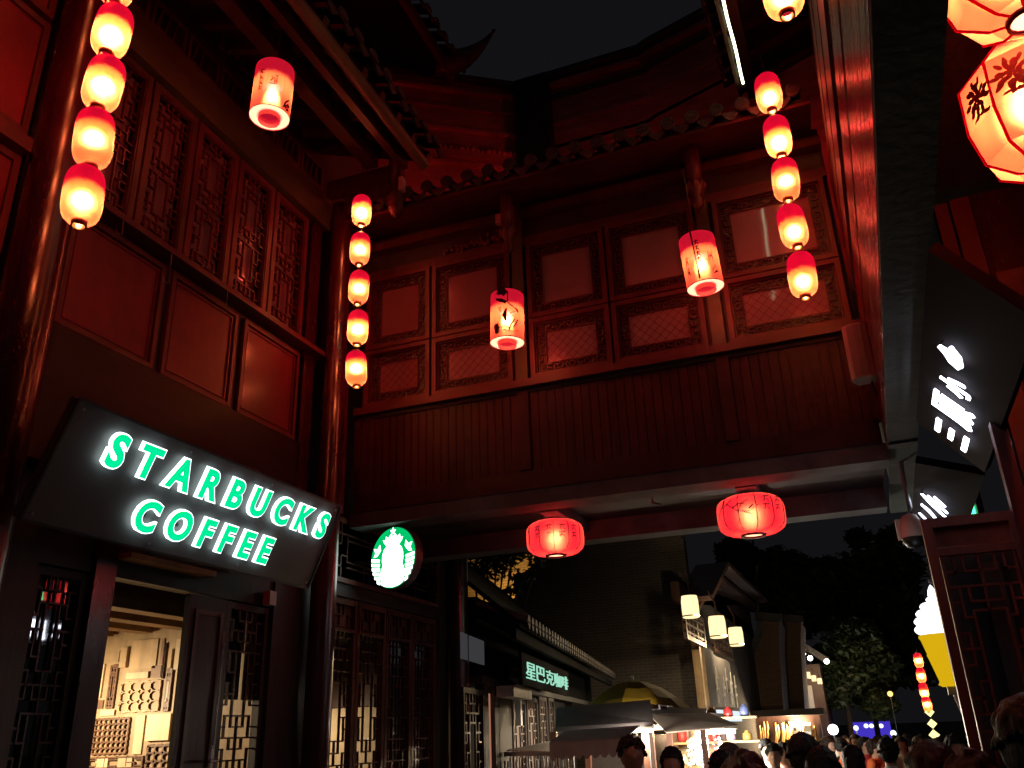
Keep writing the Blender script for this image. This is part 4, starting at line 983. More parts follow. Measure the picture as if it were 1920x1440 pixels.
def red(px, py, label, plane, val, sc=1.0, power=1.0):
    q = (AX if plane == 'X' else AY if plane == 'Y' else AD)(px, py, val); q = Vector((q.x, q.y, q.z))
    if first[0]: o = L0; first[0] = False; o.location = q; o['label'] = label
    else: o = dup(L0, q, label)
    rr_ = random.Random(int(px * 7 + py)); dz = rr_.uniform(-.045, .012); en = rr_.uniform(.62, 1.2)
    for ch in kids(o):
        if ch.type == 'LIGHT': ch.data = ch.data.copy(); ch.data.energy = 9.0 * en * power; ch.location.z = -.015 + dz
        elif ch.name.startswith('socket_shade'): ch.location.z = dz
    o.scale = (sc, sc, sc); o.rotation_euler = (random.uniform(-.06, .06), random.uniform(-.06, .06), random.uniform(0, 6)); return o
names = ['topmost', 'second from top', 'middle', 'second from bottom', 'lowest']
# string by the left column (one vertical line)
XL = -3.30
left_pts = [(222, -38), (211, 58), (195, 157), (176, 260), (156, 367)]
base = AX(176, 260, XL)
nm = ['cut off by the top edge, on the string by the left column', 'highest fully seen lantern on the string by the left column', 'second fully seen lantern on the string by the left column', 'second lowest lantern on the string by the left column', 'lowest lantern on the string by the left column']
for p, n_ in zip(left_pts, nm):
    q = AX(*p, XL); red(*p, 'red lantern, ' + n_, 'X', XL * 1.0)
for p, n_ in zip([(678, 395), (675, 467), (673, 539), (671, 614), (668, 691)], names):
    red(*p, 'red lantern, ' + n_ + ' of five on the string at the bridge\'s left end', 'Y', 5.68, .90)
for p, n_ in zip([(1441, 174), (1458, 256), (1473, 337), (1486, 424), (1504, 515)], names):
    red(*p, 'red lantern, ' + n_ + ' of five on the string near the right fascia', 'Y', 5.75)
red(1466, -22, 'red lantern cut off by the top edge above the right string', 'D', 4.3)
for k in range(3):
    q = AD(1466, -22, 4.3); o = red(1466, -22, ['lowest', 'middle', 'topmost'][k] + ' red lantern hanging out of view above the right string', 'D', 4.3); o.location = q + Vector((0, 0, .46 * (k + 1)))
for k in range(2):
    q = AX(222, -38, XL); o = red(222, -38, ['lower', 'upper'][k] + ' red lantern hanging out of view above the left string', 'X', XL); o.location = q + Vector((0, 0, .44 * (k + 1)))
for k, x in enumerate((-3.0, -1.75, -.5)):  # unseen lanterns added here to brighten the wall behind
    for j in range(2):
        o = red(960, 300, ['left', 'middle', 'right'][k] + [' upper', ' lower'][j] + ' unseen red lantern added behind the bridge roof to light the wall', 'Y', 8.25, power=9); o.location = (x, 8.2, 7.55 - .42 * j)
def cordline(pts, label):
    b = MB(); b.tube(pts, .004, 6); tag(b.build('lantern_cord', M['cord']), label, 'cord')
cordline([AX(222, -38, XL) + Vector((0, 0, .2)), AX(222, -38, XL) + Vector((0, 0, 1.2))], 'dark cord holding the left lantern string')
cordline([AY(678, 395, 5.68) + Vector((0, 0, .2)), (AY(678, 395, 5.68).x - .02, 5.70, 6.75)], 'dark cord holding the lantern string at the bridge\'s left end')
q = AY(1441, 174, 5.75); cordline([q + Vector((0, 0, .2)), q + Vector((-.02, 0, .85))], 'thin cord holding the right lantern string')

# painted cylinder lanterns
def strokes_on_cyl(R, strokes, parent, m, name='painted_mark', wide=1.0):
    """ink strokes lying on the cloth; each stroke is a list of (angle in degrees, z, half width)"""
    for st in strokes:
        vs = []; fs = []
        for a, z, hw in st: vs.append((a, z, hw * wide))
        mb = MB(); P = []
        for i, (a, z, hw) in enumerate(vs):
            p0 = vs[max(0, i - 1)]; p1 = vs[min(len(vs) - 1, i + 1)]
            du = math.radians(p1[0] - p0[0]) * R; dz = p1[1] - p0[1]; l_ = math.hypot(du, dz) or 1
            nx, nz = -dz / l_ * hw, du / l_ * hw
            for sg in (1, -1):
                aa = math.radians(a) + sg * nx / R; P.append(((R + .0025) * math.cos(aa), (R + .0025) * math.sin(aa), z + sg * nz))
        for i in range(len(vs) - 1): fs.append((2 * i, 2 * i + 1, 2 * i + 3, 2 * i + 2))
        mb.add(P, fs); mb.build(name, m, parent)
def make_cyl(label, loc, strokes, tilt=(0, 0, 0), ink=None, hang=.9):
    t = thing('cylinder_lantern', label, 'lantern', loc, 'painted cylinder lanterns'); R, H = .14, .44
    b = MB(); b.lathe([(R * .9, H / 2), (R * .985, H / 2 - .01), (R, H / 2 - .04), (R, 0), (R, -H / 2)], 36); b.build('shade', M['cylsilk'], t)
    b = MB(); b.lathe([(.002, H / 2 + .002), (R * .9, H / 2 + .002)], 36); b.build('top_cap', M['redink'], t)
    b = MB(); b.lathe([(R * .55, -H / 2 - .03), (R * .56, -H / 2 + .04)], 28); b.build('inner_collar', M['cylsilk'], t)
    bright = paper_rim
    b = MB(); b.lathe([(R * .56, -H / 2 + .008), (R * .995, -H / 2 + .004)], 36); b.build('bottom_rim', bright, t)
    b = MB(); b.lathe([(R + .002, -H / 2 - .003), (R + .003, -H / 2 + .004)], 36); b.build('rim_wire', M['redink'], t)
    b = MB(); b.lathe([(.001, .05), (.085, .048), (.09, .056), (.02, .08), (.015, H / 2)], 16); b.build('socket_shade', M['white'], t)
    b = MB(); b.tube([(0, 0, H / 2), (.012, 0, H / 2 + .1), (0, 0, H / 2 + .2), (0, .02, hang)], .005, 6); b.build('hook', M['cord'], t)
    lamp('lantern_light', (0, 0, -.0), 12, (1.0, .66, .34), .03, t)
    strokes_on_cyl(R, strokes, t, ink or M['ink'], wide=1.7)
    t.rotation_euler = tilt
    return t
paper_rim = silk('lantern_bottom_cloth', (0.6, 0.10, 0.09), (1.0, 0.75, 0.5), 0.25, (0.75, 0.52, 0.40), fwd_fac=0.0)
def vtext(a0, ztop, n, h, rnd):
    """a column of n small brush characters"""
    out = []
    r_ = random.Random(rnd)
    for k in range(n):
        z = ztop - k * h * 1.25
        out += [[(a0 - 6, z, .0022), (a0 + 6, z + .004, .003)], [(a0 - 1, z + .012, .002), (a0 - 2, z - h * .5, .003), (a0 - 6, z - h * .8, .0015)], [(a0 + 1, z - h * .3, .002), (a0 + 6, z - h * .8, .0025)]]
        if r_.random() > .4: out.append([(a0 - 5, z - h * .45, .002), (a0 + 5, z - h * .42, .0025)])
    return out
def az(loc): return math.degrees(math.atan2(-loc.y, -loc.x))              # the side that faces the street where the camera stands
qa = AY(951, 598, 5.95); a = az(qa)
# figure in a tall hat and robe, seen from the side
fig = [[(a - 40, .17, .003), (a - 30, .20, .003), (a - 10, .205, .003), (a + 2, .18, .003), (a + 2, .10, .003), (a - 6, .075, .003), (a - 38, .12, .003)],
       [(a - 34, .185, .016), (a - 16, .19, .020), (a - 3, .16, .016)], [(a - 40, .13, .004), (a - 20, .105, .010), (a - 2, .085, .006)],
       [(a - 16, .09, .002), (a - 10, .085, .003)], [(a - 22, .05, .002), (a - 26, .02, .002), (a - 20, .005, .002)], [(a + 2, .085, .003), (a + 12, .06, .003), (a + 34, .03, .004), (a + 44, -.02, .003)],
       [(a - 2, .03, .004), (a - 8, -.03, .012), (a - 6, -.06, .008), (a - 3, -.09, .003)], [(a + 8, -.02, .002), (a + 30, .01, .002)], [(a + 28, -.06, .003), (a + 12, -.12, .003), (a + 6, -.17, .003)], [(a - 30, -.14, .003), (a - 5, -.13, .003), (a + 10, -.15, .003)],
       [(a - 40, -.10, .014), (a - 36, -.15, .014), (a - 34, -.19, .008)], [(a + 40, -.06, .003), (a + 22, -.14, .003)], [(a - 45, -.17, .003), (a - 10, -.165, .003), (a + 40, -.16, .003)]]
make_cyl('red cylinder lantern painted with a robed figure in a tall hat', qa, fig, (0, .03, 0))
qb = AY(1314, 493, 5.95); a = az(qb)
mk = [[(a - 16, .21, .004), (a - 14, .0, .003), (a - 13, -.20, .004)]] + vtext(a - 4, .12, 4, .04, 3) + vtext(a - 46, .0, 2, .07, 8)
mk += [[(a + 26, .02, .002), (a + 38, .02, .002), (a + 38, -.06, .002), (a + 26, -.06, .002), (a + 26, .02, .002)], [(a + 32, .01, .002), (a + 32, -.05, .002)], [(a + 28, -.02, .002), (a + 37, -.02, .002)], [(a + 30, -.15, .002), (a + 42, -.10, .003), (a + 55, -.12, .003)], [(a + 34, -.17, .003), (a + 50, -.14, .004)]]
make_cyl('red cylinder lantern with columns of brush writing, at the bridge\'s right post', qb, mk, (.02, -.05, 0))
qc = AX(511, 175, -3.25); a = az(qc)
mk = vtext(a - 38, .09, 4, .04, 5) + [[(a - 8, -.01, .002), (a - 2, .02, .003), (a - 8, .04, .002)], [(a - 12, -.03, .002), (a + 6, -.03, .003)], [(a + 2, .03, .002), (a + 4, -.02, .003)], [(a + 8, .05, .002), (a + 9, -.03, .002)], [(a + 2, .045, .002), (a + 12, .05, .002)]]
mk += [[(a + 36, -.20, .003), (a + 46, -.13, .004), (a + 58, -.10, .004)], [(a + 42, -.19, .006), (a + 60, -.14, .010)], [(a + 48, -.20, .004), (a + 62, -.18, .006)]]
make_cyl('red cylinder lantern hanging alone in front of the upper lattice windows', qc, mk, (-.02, .02, 0))

# ribbed drum lanterns under the bridge
def make_drum(label, loc, strokes_fn, W, Hh):
    t = thing('drum_lantern', label, 'lantern', loc, 'drum lanterns under the bridge'); n = 12
    pr = barrel_profile(W / 2, Hh, W * .17, 20, 4.0); pr = [(r, z) for r, z in pr]
    b = MB(); b.lathe(pr, 48); b.build('shade', M['drumsilk'], t)
    for k in range(n):
        a = (k + .5) * 2 * math.pi / n
        rb_ = MB(); rb_.tube([((r + .002) * math.cos(a), (r + .002) * math.sin(a), z) for r, z in pr[::2]], .0035, 5); rb_.build('rib', M['redink'], t)
    b = MB(); b.lathe([(W * .15, -Hh / 2 - .012), (W * .18, -Hh / 2 - .012), (W * .18, -Hh / 2 + .008), (W * .15, -Hh / 2 + .008)], 28); b.build('bottom_ring', M['redink'], t)
    b = MB(); b.lathe([(.001, -Hh / 2 + .004), (W * .155, -Hh / 2 + .004)], 28); b.build('bottom_diffuser', paper_rim, t)
    b = MB(); b.lathe([(.002, Hh / 2 + .01), (W * .18, Hh / 2 + .008), (W * .18, Hh / 2 - .01)], 28); b.build('top_cap', M['redink'], t)
    b = MB(); b.tube([(0, 0, Hh / 2), (0, 0, 3.49 - loc.z)], .006, 6); b.build('hook', M['steel'], t)
    lamp('lantern_light', (0, 0, -.0), 6, (1.0, .6, .34), .03, t)
    R = W / 2
    strokes_on_cyl(R, strokes_fn, t, M['ink'], wide=1.3)
    return t
q4 = AY(1041, 1009, 7.05); a = az(q4)
mk = []
for da in (-62, -36, -12, 14, 40): mk += vtext(a + da, .06, 2, .05, int(da + 99))
make_drum('low red drum lantern written with black characters, left one under the bridge', q4, mk, .50, .30)
q5 = AY(1408, 967, 6.95); a = az(q5)
mk = [[(a - 70, -.03, .004), (a - 55, .04, .003), (a - 40, .06, .003), (a - 20, -.01, .003), (a, -.02, .002), (a + 15, .03, .002)], [(a - 40, .06, .003), (a - 30, .09, .002)], [(a - 20, -.01, .002), (a - 12, .05, .002), (a - 2, .07, .002)], [(a - 30, .02, .003), (a - 18, .05, .003), (a - 8, .04, .002)], [(a - 10, -.02, .003), (a + 4, -.05, .002)], [(a - 50, .05, .003), (a - 44, .09, .003)], [(a - 2, .0, .004), (a + 6, .03, .003)]]
mk += vtext(a + 28, .09, 2, .05, 4) + vtext(a + 52, .09, 2, .05, 6)
make_drum('red drum lantern painted with a plum branch, right one under the bridge', q5, mk, .53, .31)

# big painted lanterns close to the camera, top right
def make_hex(label, loc, rz, tilt, dark):
    t = thing('painted_lantern', label, 'lantern', loc, 'big painted lanterns at the top right'); n = 8; W, H = .24, .52
    pr = [(.06, -.27), (.115, -.262), (W * .86, -.20), (W, -.06), (W, .13), (W * .60, .235), (.085, .245)]
    def ringp(r, k): a = (k + .5) * 2 * math.pi / n; return Vector((r * math.cos(a), r * math.sin(a), 0))
    vs = []; fs = []
    for r, z in pr:
        for k in range(n): q = ringp(r, k); vs.append((q.x, q.y, z))
    for i in range(len(pr) - 1):
        for k in range(n): fs.append((i * n + k, i * n + (k + 1) % n, (i + 1) * n + (k + 1) % n, (i + 1) * n + k))
    b = MB(); b.add(vs, fs); b.build('shade', M['hexsilk'], t)
    for k in range(n):
        rb_ = MB(); rb_.tube([ringp(r + .002, k) + Vector((0, 0, z)) for r, z in pr], .006, 6); rb_.build('rib', M['ribtape'], t)
    b = MB(); b.lathe([(.055, -.285), (.068, -.285), (.068, -.262), (.055, -.262)], 24); b.build('bottom_ring', M['redink'], t)
    b = MB(); b.lathe([(.001, -.272), (.056, -.272)], 20); b.build('bottom_diffuser', paper_rim, t)
    b = MB(); b.lathe([(.002, .262), (.1, .26), (.1, .24)], 24); b.build('top_cap', M['redink'], t)
    b = MB(); b.tube([(0, 0, .26), (0, 0, .46)], .006, 6); b.build('hook', M['cord'], t)
    b = MB(); b.lathe([(.001, .07), (.06, .066), (.065, .076), (.02, .1), (.015, .25)], 16); b.build('socket_shade', M['white'], t)
    # blossom, leaves and rock painted on each face (flat print on the cloth panels)
    r_ = random.Random(11)
    def mark(C, e1, e2, l_, w_, rough_=.12):
        mb = MB(); m_ = 10; vs = []
        for q in range(m_):
            a_ = q * 2 * math.pi / m_; k_ = 1 + r_.uniform(-rough_, rough_); vs.append(C + e1 * (l_ / 2 * math.cos(a_) * k_) + e2 * (w_ / 2 * math.sin(a_) * k_))
        mb.add(vs, [tuple(range(m_))]); mb.build('painted_mark', M['redink'], t)
    for k in range(n):
        A = ringp(W + .0025, k - 1); B = ringp(W + .0025, k); ex = (B - A).normalized(); ez = Vector((0, 0, 1)); L_ = (B - A).length
        C0 = (A + B) / 2 + ez * .035 + ex * r_.uniform(-.02, .02)
        for ring_, (rad, np_, l_, w_) in enumerate(((.018, 5, .030, .017), (.040, 8, .040, .021), (.062, 9, .034, .016))):
            for q in range(np_):
                th = q * 2 * math.pi / np_ + ring_ * .5 + r_.uniform(-.15, .15); d_ = ex * math.cos(th) + ez * math.sin(th); p_ = ex * -math.sin(th) + ez * math.cos(th)
                C = C0 + d_ * rad
                if abs((C - (A + B) / 2).dot(ex)) > L_ * .46 or C.z > .125 or C.z < -.055: continue
                mark(C, d_, p_, l_ * r_.uniform(1.0, 1.35), w_ * r_.uniform(.9, 1.5))
        for q in range(5):
            th = r_.uniform(-.4, .6); d_ = ex * math.cos(th) + ez * math.sin(th); p_ = ex * -math.sin(th) + ez * math.cos(th)
            mark((A + B) / 2 + ex * r_.uniform(-.05, .06) + ez * r_.uniform(-.05, -.03), d_, p_, r_.uniform(.03, .06), r_.uniform(.008, .014))
    lamp('lantern_light', (0, 0, .0), 30, (1.0, .66, .36), .04, t)
    t.rotation_euler = (tilt, 0, rz); return t
make_hex('big octagonal lantern painted with blossoms at the right edge', AD(1945, 198, 3.2), .35, .06, False)
make_hex('big blown out lantern above the octagonal one, cut off by the top', AD(1890, -78, 3.0), .1, .02, False)
# ---------------------------------------------------------------- walls and roofs rising behind the bridge
def APL(px, py, P0, N): r = ray(px, py); P0 = Vector(P0); N = Vector(N); return ORG + r * ((P0 - ORG).dot(N) / r.dot(N))
YW = 8.75
c0 = AY(985, 165, YW)
wl = thing('stepped_wall', 'high red washed wall with stepped coping behind the bridge roof, right part', 'wall', (c0.x + 1.5, YW, 6.0), world=True)
top = [AY(x, y, YW) for x, y in ((1026, 152), (1200, 100), (1212, 90), (1330, 26), (1420, -30))]
poly = [(p.x, p.z) for p in top]; poly = [(top[0].x, 5.5)] + poly + [(top[-1].x + 1.2, top[-1].z), (top[-1].x + 1.2, 5.5)]
b = MB(); b.prism(poly, (0, YW, 0), (1, 0, 0), (0, 0, 1), (0, .35, 0)); b.build('wall_face', M['plaster'], wl, True)
for k, (dz, pj, h) in enumerate(((0.0, .16, .08), (-.14, .11, .07), (-.30, .05, .09), (-.75, .05, .06), (-1.10, .03, .05), (-1.55, .06, .07))):
    for i in range(len(top) - 1):
        a, b_ = top[i], top[i + 1]; mb = MB()
        mb.bar((a.x, YW - pj / 2 + .03, a.z + dz), (b_.x, YW - pj / 2 + .03, b_.z + dz), pj, h, up=(0, 0, 1)); mb.build('coping_course', M['plaster' if k % 2 else 'tile'], wl)
pc = AY(1006, 200, YW - .15)  # plain dark box set in the gap between the two walls
b = MB(); b.box(pc.x - .27, pc.x + .17, YW - .2, YW + .2, 5.5, AY(1006, 160, YW).z); tag(b.build('dark_infill', M['dark']), 'dark upright pier where the two red walls behind the bridge meet', 'infill')
# left part runs obliquely towards the coffee shop
dirL = Vector((-.83, -.56, 0)).normalized(); cL = Vector((c0.x - .05, YW - .02, c0.z)); nL = Vector((dirL.y, -dirL.x, 0)); nL = nL if nL.dot(ORG - cL) > 0 else -nL
eL = cL + dirL * 2.4
wl2 = thing('stepped_wall', 'high red washed wall with moulded bands between shop eave and dark pier', 'wall', (cL.x - 1, cL.y - .6, 6.0), world=True)
b = MB(); b.hexa([(cL.x, cL.y, 5.5), (eL.x, eL.y, 5.5), (eL.x - nL.x * .3, eL.y - nL.y * .3, 5.5), (cL.x - nL.x * .3, cL.y - nL.y * .3, 5.5), (cL.x, cL.y, c0.z), (eL.x, eL.y, c0.z), (eL.x - nL.x * .3, eL.y - nL.y * .3, c0.z), (cL.x - nL.x * .3, cL.y - nL.y * .3, c0.z)]); b.build('wall_face', M['plaster'], wl2, True)
for k, (dz, pj, h) in enumerate(((-.02, .14, .07), (-.22, .08, .05), (-.5, .05, .04), (-.85, .05, .05), (-1.25, .10, .10), (-1.38, .05, .05))):
    mb = MB(); mb.bar(cL + nL * .02 + Vector((0, 0, dz)), eL + nL * .02 + Vector((0, 0, dz)), pj, h, up=(0, 0, 1)); mb.build('coping_course', M['plaster' if k else 'tile'], wl2)
random.seed(5)
orn = MB()
for i in range(16):
    p = cL + dirL * (.15 + i * .07) + nL * .05 + Vector((0, 0, -1.17)); orn.ball(p, random.uniform(.025, .05), 7, 4)
orn.build('moulded_ornament', M['plaster'], wl2)

# second tier of the coffee shop with its upturned eave
up_ = thing('upper_pavilion', 'dark upper roof tier with upturned eave corner above the coffee shop', 'roof', (-5, 5, 7.6), world=True)
ZU = 9.6
ea = AZ(750, 0, ZU); eb = AZ(853, 140, ZU); XU = (ea.x + eb.x) / 2; YU = eb.y + .05
b = MB(); b.box(-5.6, -4.55, 1.0, YU - .8, 7.0, ZU + .3); b.build('tier_wall', M['redpanel'], up_)
b = MB(); b.box(-4.545, -4.5, 1.0, YU - .8, 8.2, 9.3); b.build('dark_glazing', M['black'], up_)
b = MB(); b.hexa([(XU, 0.5, ZU + .05), (XU, YU, ZU + .05), (-5.6, YU, ZU + .75), (-5.6, .5, ZU + .75), (XU, .5, ZU + .12), (XU, YU, ZU + .12), (-5.6, YU, ZU + .85), (-5.6, .5, ZU + .85)]); b.build('eave_soffit', M['black'], up_, True)
b = MB(); b.box(XU - .04, XU + .02, .5, YU, ZU - .06, ZU + .10); b.build('eave_fascia', M['redwoodx'], up_)
for i in range(29):
    o = link('roof_tile', tile_me, None, up_); o.location = (XU + .13, 1.6 + i * .232 + (YU - 8.2), ZU + .12)
tip = AZ(926, 58, ZU + .75)
st0 = Vector((XU - .15, YU - .25, ZU + .10))
pts = []
for i in range(9):
    t = i / 8; p = st0.lerp(Vector((tip.x, tip.y, ZU + .1)), t); p.z = ZU + .10 + (tip.z - ZU - .1) * t ** 2.2; pts.append(p)
b = MB(); b.tube(pts, [.16, .17, .165, .15, .13, .10, .07, .04, .015], 8); b.build('upturned_corner', M['tile'], up_)
hd = MB(); hd.ball(pts[-1], .03, 8, 5); hd.build('corner_finial', M['tile'], up_)

# ---------------------------------------------------------------- low annex beyond the column, angled away to the left
AXO = Vector((-3.80, 9.0, 0)); AA = math.radians(9.5)
anx = thing('annex_building', 'low dark annex with tiled eave and lit lattice windows past the tall doors', 'building', AXO, rz=AA)
aU = Vector((-math.sin(AA), math.cos(AA), 0)); aN = Vector((math.cos(AA), math.sin(AA), 0))
def al(px, py, d=0.0): q = APL(px, py, AXO + aN * d, aN) - AXO; return q.dot(aU), q.z
def ap(name, m, mb, parent=None, fix=False): return mb.build(name, M[m] if isinstance(m, str) else m, parent or anx, fix)
AL = 11.0
e0 = al(1000, 1190, .5)[1]; eR = al(940, 1103, -3.2)[1] - e0
b = MB(); b.box(-.12, -.02, 0, AL, 2.35, 3.2); ap('upper_wall', 'matte', b)
b = MB(); b.hexa([(.5, -.2, e0), (.5, AL, e0), (-3.2, AL, e0 + eR), (-3.2, -.2, e0 + eR), (.5, -.2, e0 + .06), (.5, AL, e0 + .06), (-3.2, AL, e0 + eR + .07), (-3.2, -.2, e0 + eR + .07)]); ap('roof_bed', 'matte', b, fix=True)
for i in range(46):
    o = link('roof_tile', tile_me, None, anx); o.location = (.56, -.1 + i * .235, e0 + .06); o.scale = (1, 1, 1)
b = MB(); b.box(.40, .46, -.2, AL, e0 - .12, e0 - .01); ap('eave_beam', 'matte', b)
# pale window band and posts
y0, z0 = al(868, 1235); y1, z1 = al(910, 1203)
paneglow = emit('dim_lit_paper_pane', (.5, .5, .55), .08)
for (px0, px1) in ((866, 878), (882, 909)):
    a0 = al(px0, 1236)[0]; a1 = al(px1, 1236)[0]
    b = MB(); b.box(-.015, -.005, a0, a1, z0, z1); ap('clerestory_pane', paneglow, b)
b = MB(); b.box(-.06, .03, 0, AL, 2.28, 2.36); ap('rail', 'dark', b)
warmglow = emit('warm_lit_shop_interior', (1.0, .66, .42), .42)
warmdim = emit('dim_lit_shop_interior', (1.0, .82, .62), .14)
def annex_leaf(px0, px1, pt, lit, xo=0.0, wlat=.018, cols=4, rows=14):
    a0 = al(px0, 1400)[0]; a1 = al(px1, 1400)[0]; zt = al((px0 + px1) / 2, pt)[1]
    f = MB(); framed(f, (xo, a0, .25), U1, V1, N1, a1 - a0, zt - .25, .05, .05); o = ap('window', 'dark', f)
    l = MB(); put_lattice(l, lattice_segments(6, 20, [(2, 4, 10, 17), (2, 4, 3, 8)]), 6, 20, (xo - .005, a0 + .05, .3), U1, V1, N1, a1 - a0 - .1, zt - .35, wlat, .02); l.build('lattice', M['latticedark'], o)
    if lit is not None: p = MB(); p.box(xo - .30, xo - .295, max(.05, a0 - .1), a1 + .3, .3, zt - .05); p.build('lit_interior', lit, o)
annex_leaf(866, 905, 1292, warmdim); annex_leaf(960, 985, 1312, warmdim); annex_leaf(988, 1008, 1310, warmglow); annex_leaf(1012, 1026, 1308, warmglow); annex_leaf(1030, 1040, 1310, warmglow)
a0 = al(915, 1400)[0]; a1 = al(926, 1400)[0]
b = MB(); b.box(-.04, -.03, a0, a1, .3, al(920, 1300)[1]); ap('lit_slot', emit('warm_lit_slot', (1.0, .42, .25), .35), b)
for (pa, pb_) in ((906, 915), (926, 934), (934, 958)):
    a0 = al(pa, 1400)[0]; a1 = al(pb_, 1400)[0]; b = MB(); b.box(-.08, .02, a0 + .01, a1 - .01, 0, 2.3); ap('post', 'dark', b)
b = MB(); b.box(-.5, -.45, -.2, AL, .0, 3.0); ap('inner_wall', 'dark', b)
# mint lettered sign with the coffee name in Chinese
sa0, szt = al(986, 1240, .35); sa1 = al(1066, 1275, .35)[0]; szb = al(990, 1272, .35)[1]
csign = thing('coffee_sign', 'slim dark sign with mint glowing characters under the annex eave', 'sign', AXO + aU * ((sa0 + sa1) / 2) + aN * .35 + Vector((0, 0, szb)), rz=AA)
wd = sa1 - sa0
b = MB(); b.box(-.06, -.02, -wd / 2 - .15, wd / 2 + .15, -.08, szt - szb + .10); b.build('board', M['matte'], csign)
chs = '星巴克咖啡'; cw = wd / 5
for i, ch in enumerate(chs):
    me = glyph(ch, 0.0, 0.01); bx = glyph_box(me); sx = cw * .88 / (bx[1] - bx[0]); sy = (szt - szb) / (bx[3] - bx[2])
    me.transform(Matrix.Translation((-bx[0], -bx[2], 0))); me.transform(Matrix.Diagonal((sx, sy, .6, 1)))
    me.transform(Matrix(((0, 0, 1, 0), (1, 0, 0, 0), (0, 1, 0, 0), (0, 0, 0, 1))))
    me.transform(Matrix.Translation((0.0, -wd / 2 + i * cw, 0))); link('letter', me, M['mint'], csign)
b = MB(); b.box(-.20, -.06, -wd / 2, -wd / 2 + .04, .1, .14); b.box(-.20, -.06, wd / 2 - .04, wd / 2, .1, .14); b.build('bracket', M['black'], csign)
# air conditioner unit / blue lit box under it
q0 = al(955, 1295, .2); q1 = al(990, 1312, .2)
b = MB(); b.box(.05, .25, q0[0], q1[0], q1[1], q1[1] + .12); b.box(.05, .12, q1[0] - .1, q1[0], q1[1] - .3, q1[1]); ap('awning_bracket', 'steel', b)

# ---------------------------------------------------------------- warm floodlit tower and dark gable beyond
YT = 24.0
tw = thing('brick_tower', 'ochre brick tower floodlit from below, seen through leaves', 'tower', (AY(960, 1100, YT).x, YT, 0), world=True)
x0 = AY(850, 1100, YT).x; x1 = AY(1060, 1100, YT).x
b = MB(); b.box(x0, x1, YT, YT + 3, 0, 9.5); b.build('tower_wall', M['towerbrick'], tw)
for zz in (4.2, 6.6): b = MB(); b.box(x0 - .05, x1 + .05, YT - .08, YT, zz, zz + .12); b.build('string_course', M['towerbrick'], tw)
tl = thing('floodlight', 'small floodlight on the annex roof aimed at the brick tower', 'lamp', (AY(950, 1135, 22.7).x, 22.7, 4.1))
b = MB(); b.box(-.12, .12, -.05, .05, .05, .22); b.build('lamp_head', M['black'], tl); b = MB(); b.box(-.03, .03, -.03, .03, -.3, .05); b.build('stem', M['black'], tl)
fl = lamp('flood_light', (tl.location.x, 22.85, 4.3), 380, (1.0, .62, .2), .1, None, spot=140, blend=1.0); aim(fl, AY(985, 1060, YT)); fl.parent = tl; fl.matrix_parent_inverse = Matrix.Translation(-tl.location)
YG = 22.0
gh = thing('gable_house', 'tall dark brick gable house beyond the stalls', 'house', (AY(1150, 1200, YG).x, YG, 0), world=True)
gp = [AY(x, y, YG) for x, y in ((968, 1118), (1012, 1062), (1060, 1020), (1100, 985), (1150, 930), (1281, 1010))]
poly = [(gp[0].x - 1.0, 0), (gp[0].x - 1.0, gp[0].z - .6)] + [(p.x, p.z) for p in gp] + [(gp[-1].x, 0)]
b = MB(); b.prism(poly, (0, YG, 0), (1, 0, 0), (0, 0, 1), (0, .4, 0)); b.build('gable_wall', M['brick'], gh, True)
for i in range(5):
    mb = MB(); a, b_ = gp[i], gp[i + 1]; mb.bar((a.x, YG + .05, a.z + .06), (b_.x, YG + .05, b_.z + .06), .5, .14, up=(0, 0, 1)); mb.build('verge', M['tile'], gh)
XG = gp[-1].x
# street side of the gable house: its own gable front with rafters, balcony lattice, banner
b = MB(); b.box(XG - .3, XG, YG + .41, 37, 0, 5.4); b.build('street_wall', M['brickY'], gh)
pk = AX(1316, 1062, XG); r0 = AX(1276, 1126, XG); r1 = AX(1404, 1130, XG)
for (a, b_, m_) in ((pk, r0, 'brown'), (pk, r1, 'brown')):
    for off, pj in ((0.0, .9), (-.25, .5)):
        mb = MB(); d_ = Vector((.3 if off == 0 else .15, 0, off)); mb.bar(a + d_, b_ + d_, pj, .12, up=(0, 0, 1)); mb.build('verge_board', M[m_], gh)
b = MB(); b.prism([(r0.y, r0.z - .1), (pk.y, pk.z - .1), (r1.y, r1.z - .1), (r1.y, 5.0), (r0.y, 5.0)], (XG, 0, 0), (0, 1, 0), (0, 0, 1), (-.2, 0, 0)); b.build('gable_infill', M['brown'], gh, True)
for (px, pt, pb_) in ((1300, 1160, 1330), (1318, 1205, 1330)):
    p = AX(px, pt, XG + .12); q = AX(px, pb_, XG + .12); b = MB(); b.box(XG + .02, XG + .2, p.y - .12, p.y + .12, q.z, p.z); b.build('timber_post', M['oak'], gh)
for (px0, py0, px1, py1) in ((1286, 1160, 1316, 1198), (1338, 1195, 1368, 1222)):
    a = AX(px0, py1, XG + .35); c = AX(px1, py0, XG + .35); l = MB(); framed(l, (XG + .35, a.y, a.z), U1, V1, N1, c.y - a.y, c.z - a.z, .10, .08)
    for k in range(1, 5): l.bar((XG + .35, a.y + (c.y - a.y) * k / 5, a.z), (XG + .35, a.y + (c.y - a.y) * k / 5, c.z), .05, .05, up=N1)
    for k in range(1, 4): l.bar((XG + .352, a.y, a.z + (c.z - a.z) * k / 4), (XG + .352, c.y, a.z + (c.z - a.z) * k / 4), .05, .05, up=N1)
    l.build('balcony_lattice', M['latticedark'], gh)
